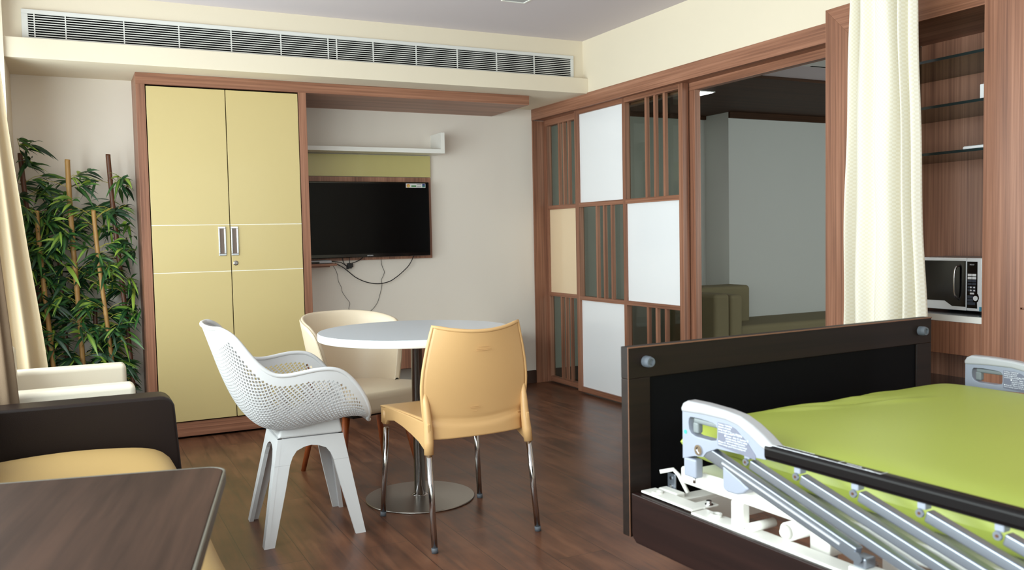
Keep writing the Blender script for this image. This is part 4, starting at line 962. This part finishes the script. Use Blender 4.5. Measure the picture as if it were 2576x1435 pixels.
# mattress
def mat_pt(a, b_, top):
    # a, b_ in -1..1
    e = (max(0, 1 - abs(a) ** 13) ** 0.5) * (max(0, 1 - abs(b_) ** 50) ** 0.5)
    u = 0.497 + a * 0.447; v = 1.04 + b_ * 0.93; z = 0.7115 + (0.0485 if top else -0.0475) * e
    if top:
        # soft wrinkles near the foot end, where the cover pulls
        for (uc, vc, wu, wv, am, an) in ((0.40, 0.165, 0.11, 0.012, 0.0035, 0.22), (0.50, 0.195, 0.10, 0.014, -0.004, 0.22), (0.33, 0.18, 0.08, 0.011, 0.003, 0.30), (0.52, 0.16, 0.07, 0.010, 0.003, 0.05), (0.57, 0.235, 0.08, 0.014, 0.003, 0.28), (0.62, 0.145, 0.06, 0.01, 0.0025, 0.0)):
            du = u - uc; dv = (v - vc) - an * du; z += 1.9 * am * math.exp(-(du / wu) ** 2 - (dv / wv) ** 2)
        z += 0.0015 * sin(9 * u) * sin(7 * v)
    return (u, -v, z)
def sp(q):  # sample denser near the ends
    return math.copysign(1 - (1 - abs(q)) ** 1.6, q)
mb = MB()
def gm(top): return lambda i, j: mat_pt(sp(i * 2 - 1), -1 + 2 * (j ** 1.7 if j < 1 else 1), top)
mb.grid(gm(True), 60, 110).grid(gm(False), 60, 110).build('mattress', lime, t, smooth=True, weld=True)
# legs and casters
for u in (0.25, 0.8):
    for v in (0.5, 1.6):
        lg = Bb(u - 0.03, u + 0.03, v - 0.03, v + 0.03, 0.10, 0.56).build('leg', white_paint, t, bevel=0.004)
        MB().lathe([(0.05, -0.015), (0.05, 0.015)], -v, 0.05, 24, 0, u).build('caster', grey_pl, lg)
# folding side rails
def rail(u0, dv, near):
    s = 1
    r = bpy.data.objects.new('side_rail', None); COL.objects.link(r); r.parent = t
    r.location = (u0, -dv, 0)
    out = [(0.188, 0.702), (0.188, 0.803), (0.194, 0.812), (0.205, 0.817), (0.25, 0.8175), (0.31, 0.815), (0.345, 0.811), (0.375, 0.800), (0.402, 0.786), (0.428, 0.768), (0.408, 0.745), (0.34, 0.742), (0.285, 0.740), (0.256, 0.727), (0.246, 0.716), (0.222, 0.713)]
    hole = [(0.213, 0.757), (0.207, 0.765), (0.206, 0.776), (0.207, 0.784), (0.213, 0.789), (0.235, 0.790), (0.26, 0.789), (0.275, 0.788), (0.282, 0.786), (0.286, 0.780), (0.286, 0.770), (0.286, 0.763), (0.284, 0.756), (0.27, 0.753), (0.25, 0.753), (0.225, 0.753)]
    mir = lambda L: [(-a, b_) for a, b_ in L]
    # rotate hole list so the point order matches the outline
    k0 = 0
    plate = MB().ringprism(mir(out), mir(hole), 0, -0.011, 0.011).build('end_plate', silver_pl, r, bevel=0.003, seg=3)
    cov = [(0.186, 0.795), (0.186, 0.804), (0.192, 0.814), (0.204, 0.820), (0.25, 0.8205), (0.31, 0.818), (0.347, 0.8135), (0.378, 0.802), (0.405, 0.788), (0.433, 0.770), (0.424, 0.757), (0.398, 0.765), (0.368, 0.782), (0.34, 0.794), (0.31, 0.799), (0.25, 0.799)]
    MB().prism(mir(cov), 0, -0.0145, 0.0145).build('top_cover', silver_lt, plate, bevel=0.006, seg=4)
    B(-0.0125, 0.0105, -0.432, -0.404, 0.7455, 0.7755).build('bar_socket', silver_lt, plate, bevel=0.005, seg=4)
    B(-0.006, 0.008, -0.284, -0.214, 0.777, 0.788).box(-0.006, 0.008, -0.228, -0.212, 0.757, 0.779).build('grip', grey_pl, plate, bevel=0.004, seg=3)
    MB().prism(mir([(0.289, 0.748), (0.289, 0.792), (0.318, 0.792), (0.335, 0.787), (0.365, 0.768), (0.385, 0.748), (0.385, 0.740)]), 0, -0.0118, -0.0108).build('warning_label', decal_bg, plate)
    lab = []
    def L(body, v, z, sz): lab.append(text(body, sz, white_ink, plate, frame_mtx((-0.0122, -v, z), (0, -1, 0), (0, 0, 1)), 'label_text', 0.0001))
    L('Folding / Unfolding:', 0.291, 0.7878, 0.0046); L('Beware of hands', 0.291, 0.7830, 0.0048); L('being caught (on', 0.291, 0.7784, 0.0048); L('around locking device)', 0.291, 0.7738, 0.0040)
    L('CAUTION', 0.3225, 0.7742, 0.0066); L('\u25cf Lower : Slide \u2460, Squeeze \u2461', 0.307, 0.7685, 0.0048); L('and fold slowly. Fold at safety', 0.310, 0.7640, 0.0046); L('confirm to locked position.', 0.310, 0.7596, 0.0046)
    L('\u25cf Raise \u2461 : Move upwards. Check locked', 0.291, 0.7550, 0.0042); L('before leaving a guard. Keep breathing well.', 0.291, 0.7508, 0.0040)
    join_mesh(lab, 'label_text')
    # lower post with its pin, pivot eye, spring and lock dot
    MB().prism([(-0.011, -0.190), (0.009, -0.190), (0.009, -0.226), (-0.011, -0.226)], 2, 0.668, 0.706).build('post', silver_pl, plate, bevel=0.004, seg=3)
    MB().tube([(0, -0.21, 0.655), (0, -0.21, 0.668)], 0.0035, 10).build('pin', chrome, plate, smooth=True)
    MB().lathe([(0.0105, 0), (0.0105, -0.003), (0.0065, -0.003), (0.006, -0.001)], -0.236, 0.728, 20, 0, -0.011).build('pivot_eye', chrome, plate)
    if near: MB().lathe([(0.004, 0), (0.004, -0.001)], -0.1975, 0.757, 14, 0, -0.011).build('lock_dot', teal, plate)
    mb = MB()
    sp_ = [(0.006 * cos(k * 0.9), -0.252 - k * 0.0004, 0.734 + 0.006 * sin(k * 0.9)) for k in range(42)]
    mb.tube(sp_, 0.0012, 5).build('spring', steel, plate, smooth=True)
    # black rail bar
    bb = MB().prism(rr(-0.0165, 0.0085, 0.7465, 0.7745, 0.008, 4), 1, -1.42, -0.41).build('rail_bar', plain('dark_brown_rail', (9, 5, 6), 0.35, spec=0.2), r, smooth=False, bevel=0.001)
    lab = []
    def T(body, v, u, sz): lab.append(text(body, sz, white_ink, bb, frame_mtx((u - 0.004, -v, 0.7747), (0, -1, 0), (1, 0, 0)), 'bar_text', 0.0001))
    T('\u25cf Before use, lower side rail and check for hands', 0.418, 0.0035, 0.0044); T('\u25cf Avoid cables being pinched with a mattress or rails', 0.418, -0.0075, 0.0048); T('WARNING', 0.575, -0.002, 0.006); T('Service', 0.615, -0.008, 0.005)
    join_mesh(lab, 'bar_text')
    MB().box(-0.0125, -0.0119, -0.645, -0.418, 0.7744, 0.7748).box(-0.0125, 0.004, -0.6455, -0.6449, 0.7744, 0.7748).box(-0.0125, 0.004, -0.565, -0.5644, 0.7744, 0.7748).build('label_border', white_ink, bb)
    # parallel links
    sl = (0.36, -0.10); dl = Vector((0, -sl[0], sl[1])); nn = Vector((0, sl[1], sl[0])).normalized()
    for k in range(-1, 8):
        v = 0.358 + 0.1172 * k; p0 = Vector((0, -v, 0.730)); p1 = p0 + dl; wd = 0.0105 if k >= 0 else 0.0145; x0, x1 = (-0.009, 0.008)
        d_ = dl.normalized()
        up = Vector((0, d_.z, -d_.y)); up = up if up.z > 0 else -up
        a0 = p0 + d_ * 0.008; a1 = p1 - d_ * 0.006; vs = []
        for x in (x0, x1):
            for (q, sgn) in ((a0, 1), (a1, 1), (a1, -1), (a0, -1)): vs.append(q + up * wd * sgn * 0.85 + Vector((x, 0, 0)))
        lk = MB().add(vs, [(0, 1, 2, 3), (7, 6, 5, 4), (0, 4, 5, 1), (1, 5, 6, 2), (2, 6, 7, 3), (3, 7, 4, 0)]).build('link_bar', alu, r, bevel=0.003, seg=3)
        if k < 0:
            vs = []
            for x in (-0.0105, -0.009):
                for (q, s1) in ((a0 + d_ * 0.05, 0.0035), (a1 - d_ * 0.03, 0.0035), (a1 - d_ * 0.03, -0.0005), (a0 + d_ * 0.05, -0.0005)): vs.append(q + up * s1 + Vector((x, 0, 0)))
            MB().add(vs, [(0, 1, 2, 3), (7, 6, 5, 4), (0, 4, 5, 1), (1, 5, 6, 2), (2, 6, 7, 3), (3, 7, 4, 0)]).build('rib', silver_lt, lk)
        if k >= 0:
            hg = B(-0.008, 0.008, -v - 0.008, -v + 0.006, 0.736, 0.749).build('hinge_block', silver_pl, r, bevel=0.002)
            MB().lathe([(0.0068, 0), (0.0062, -0.003)], -v, 0.7305, 20, 0, -0.008).build('hinge_eye', alu, hg)
            MB().lathe([(0.0024, 0), (0.0024, -0.0008)], -v, 0.7305, 12, 0, -0.011).build('rivet', plain('bronze_rivet', (120, 84, 66), 0.35, 0.8), hg)
        e = MB().lathe([(0.009, 0), (0.009, -0.0035)], p1.y, p1.z, 20, 0, -0.009).build('hinge_eye', alu, lk)
        MB().lathe([(0.0032, 0), (0.0032, -0.0012)], p1.y, p1.z, 12, 0, -0.0125).build('rivet', MATS['bronze_rivet'], e) if 'bronze_rivet' in MATS else None
        B(-0.006, 0.02, p1.y - 0.012, p1.y + 0.012, 0.612, 0.630).build('hinge_foot', alu, r, bevel=0.003)
    B(-0.012, 0.024, -1.45, -0.585, 0.600, 0.612).build('rail_foot_bar', white_paint, r, bevel=0.002)
    MB().prism(mir([(0.298, 0.712), (0.298, 0.672), (0.301, 0.666), (0.310, 0.663), (0.335, 0.664), (0.352, 0.670), (0.366, 0.682), (0.345, 0.694)]), 0, -0.010, 0.018).build('rail_bracket', silver_pl, r, bevel=0.004, seg=3)
    return r
rail(0.0, 0.0, True)
rail(0.985, -0.045, False)
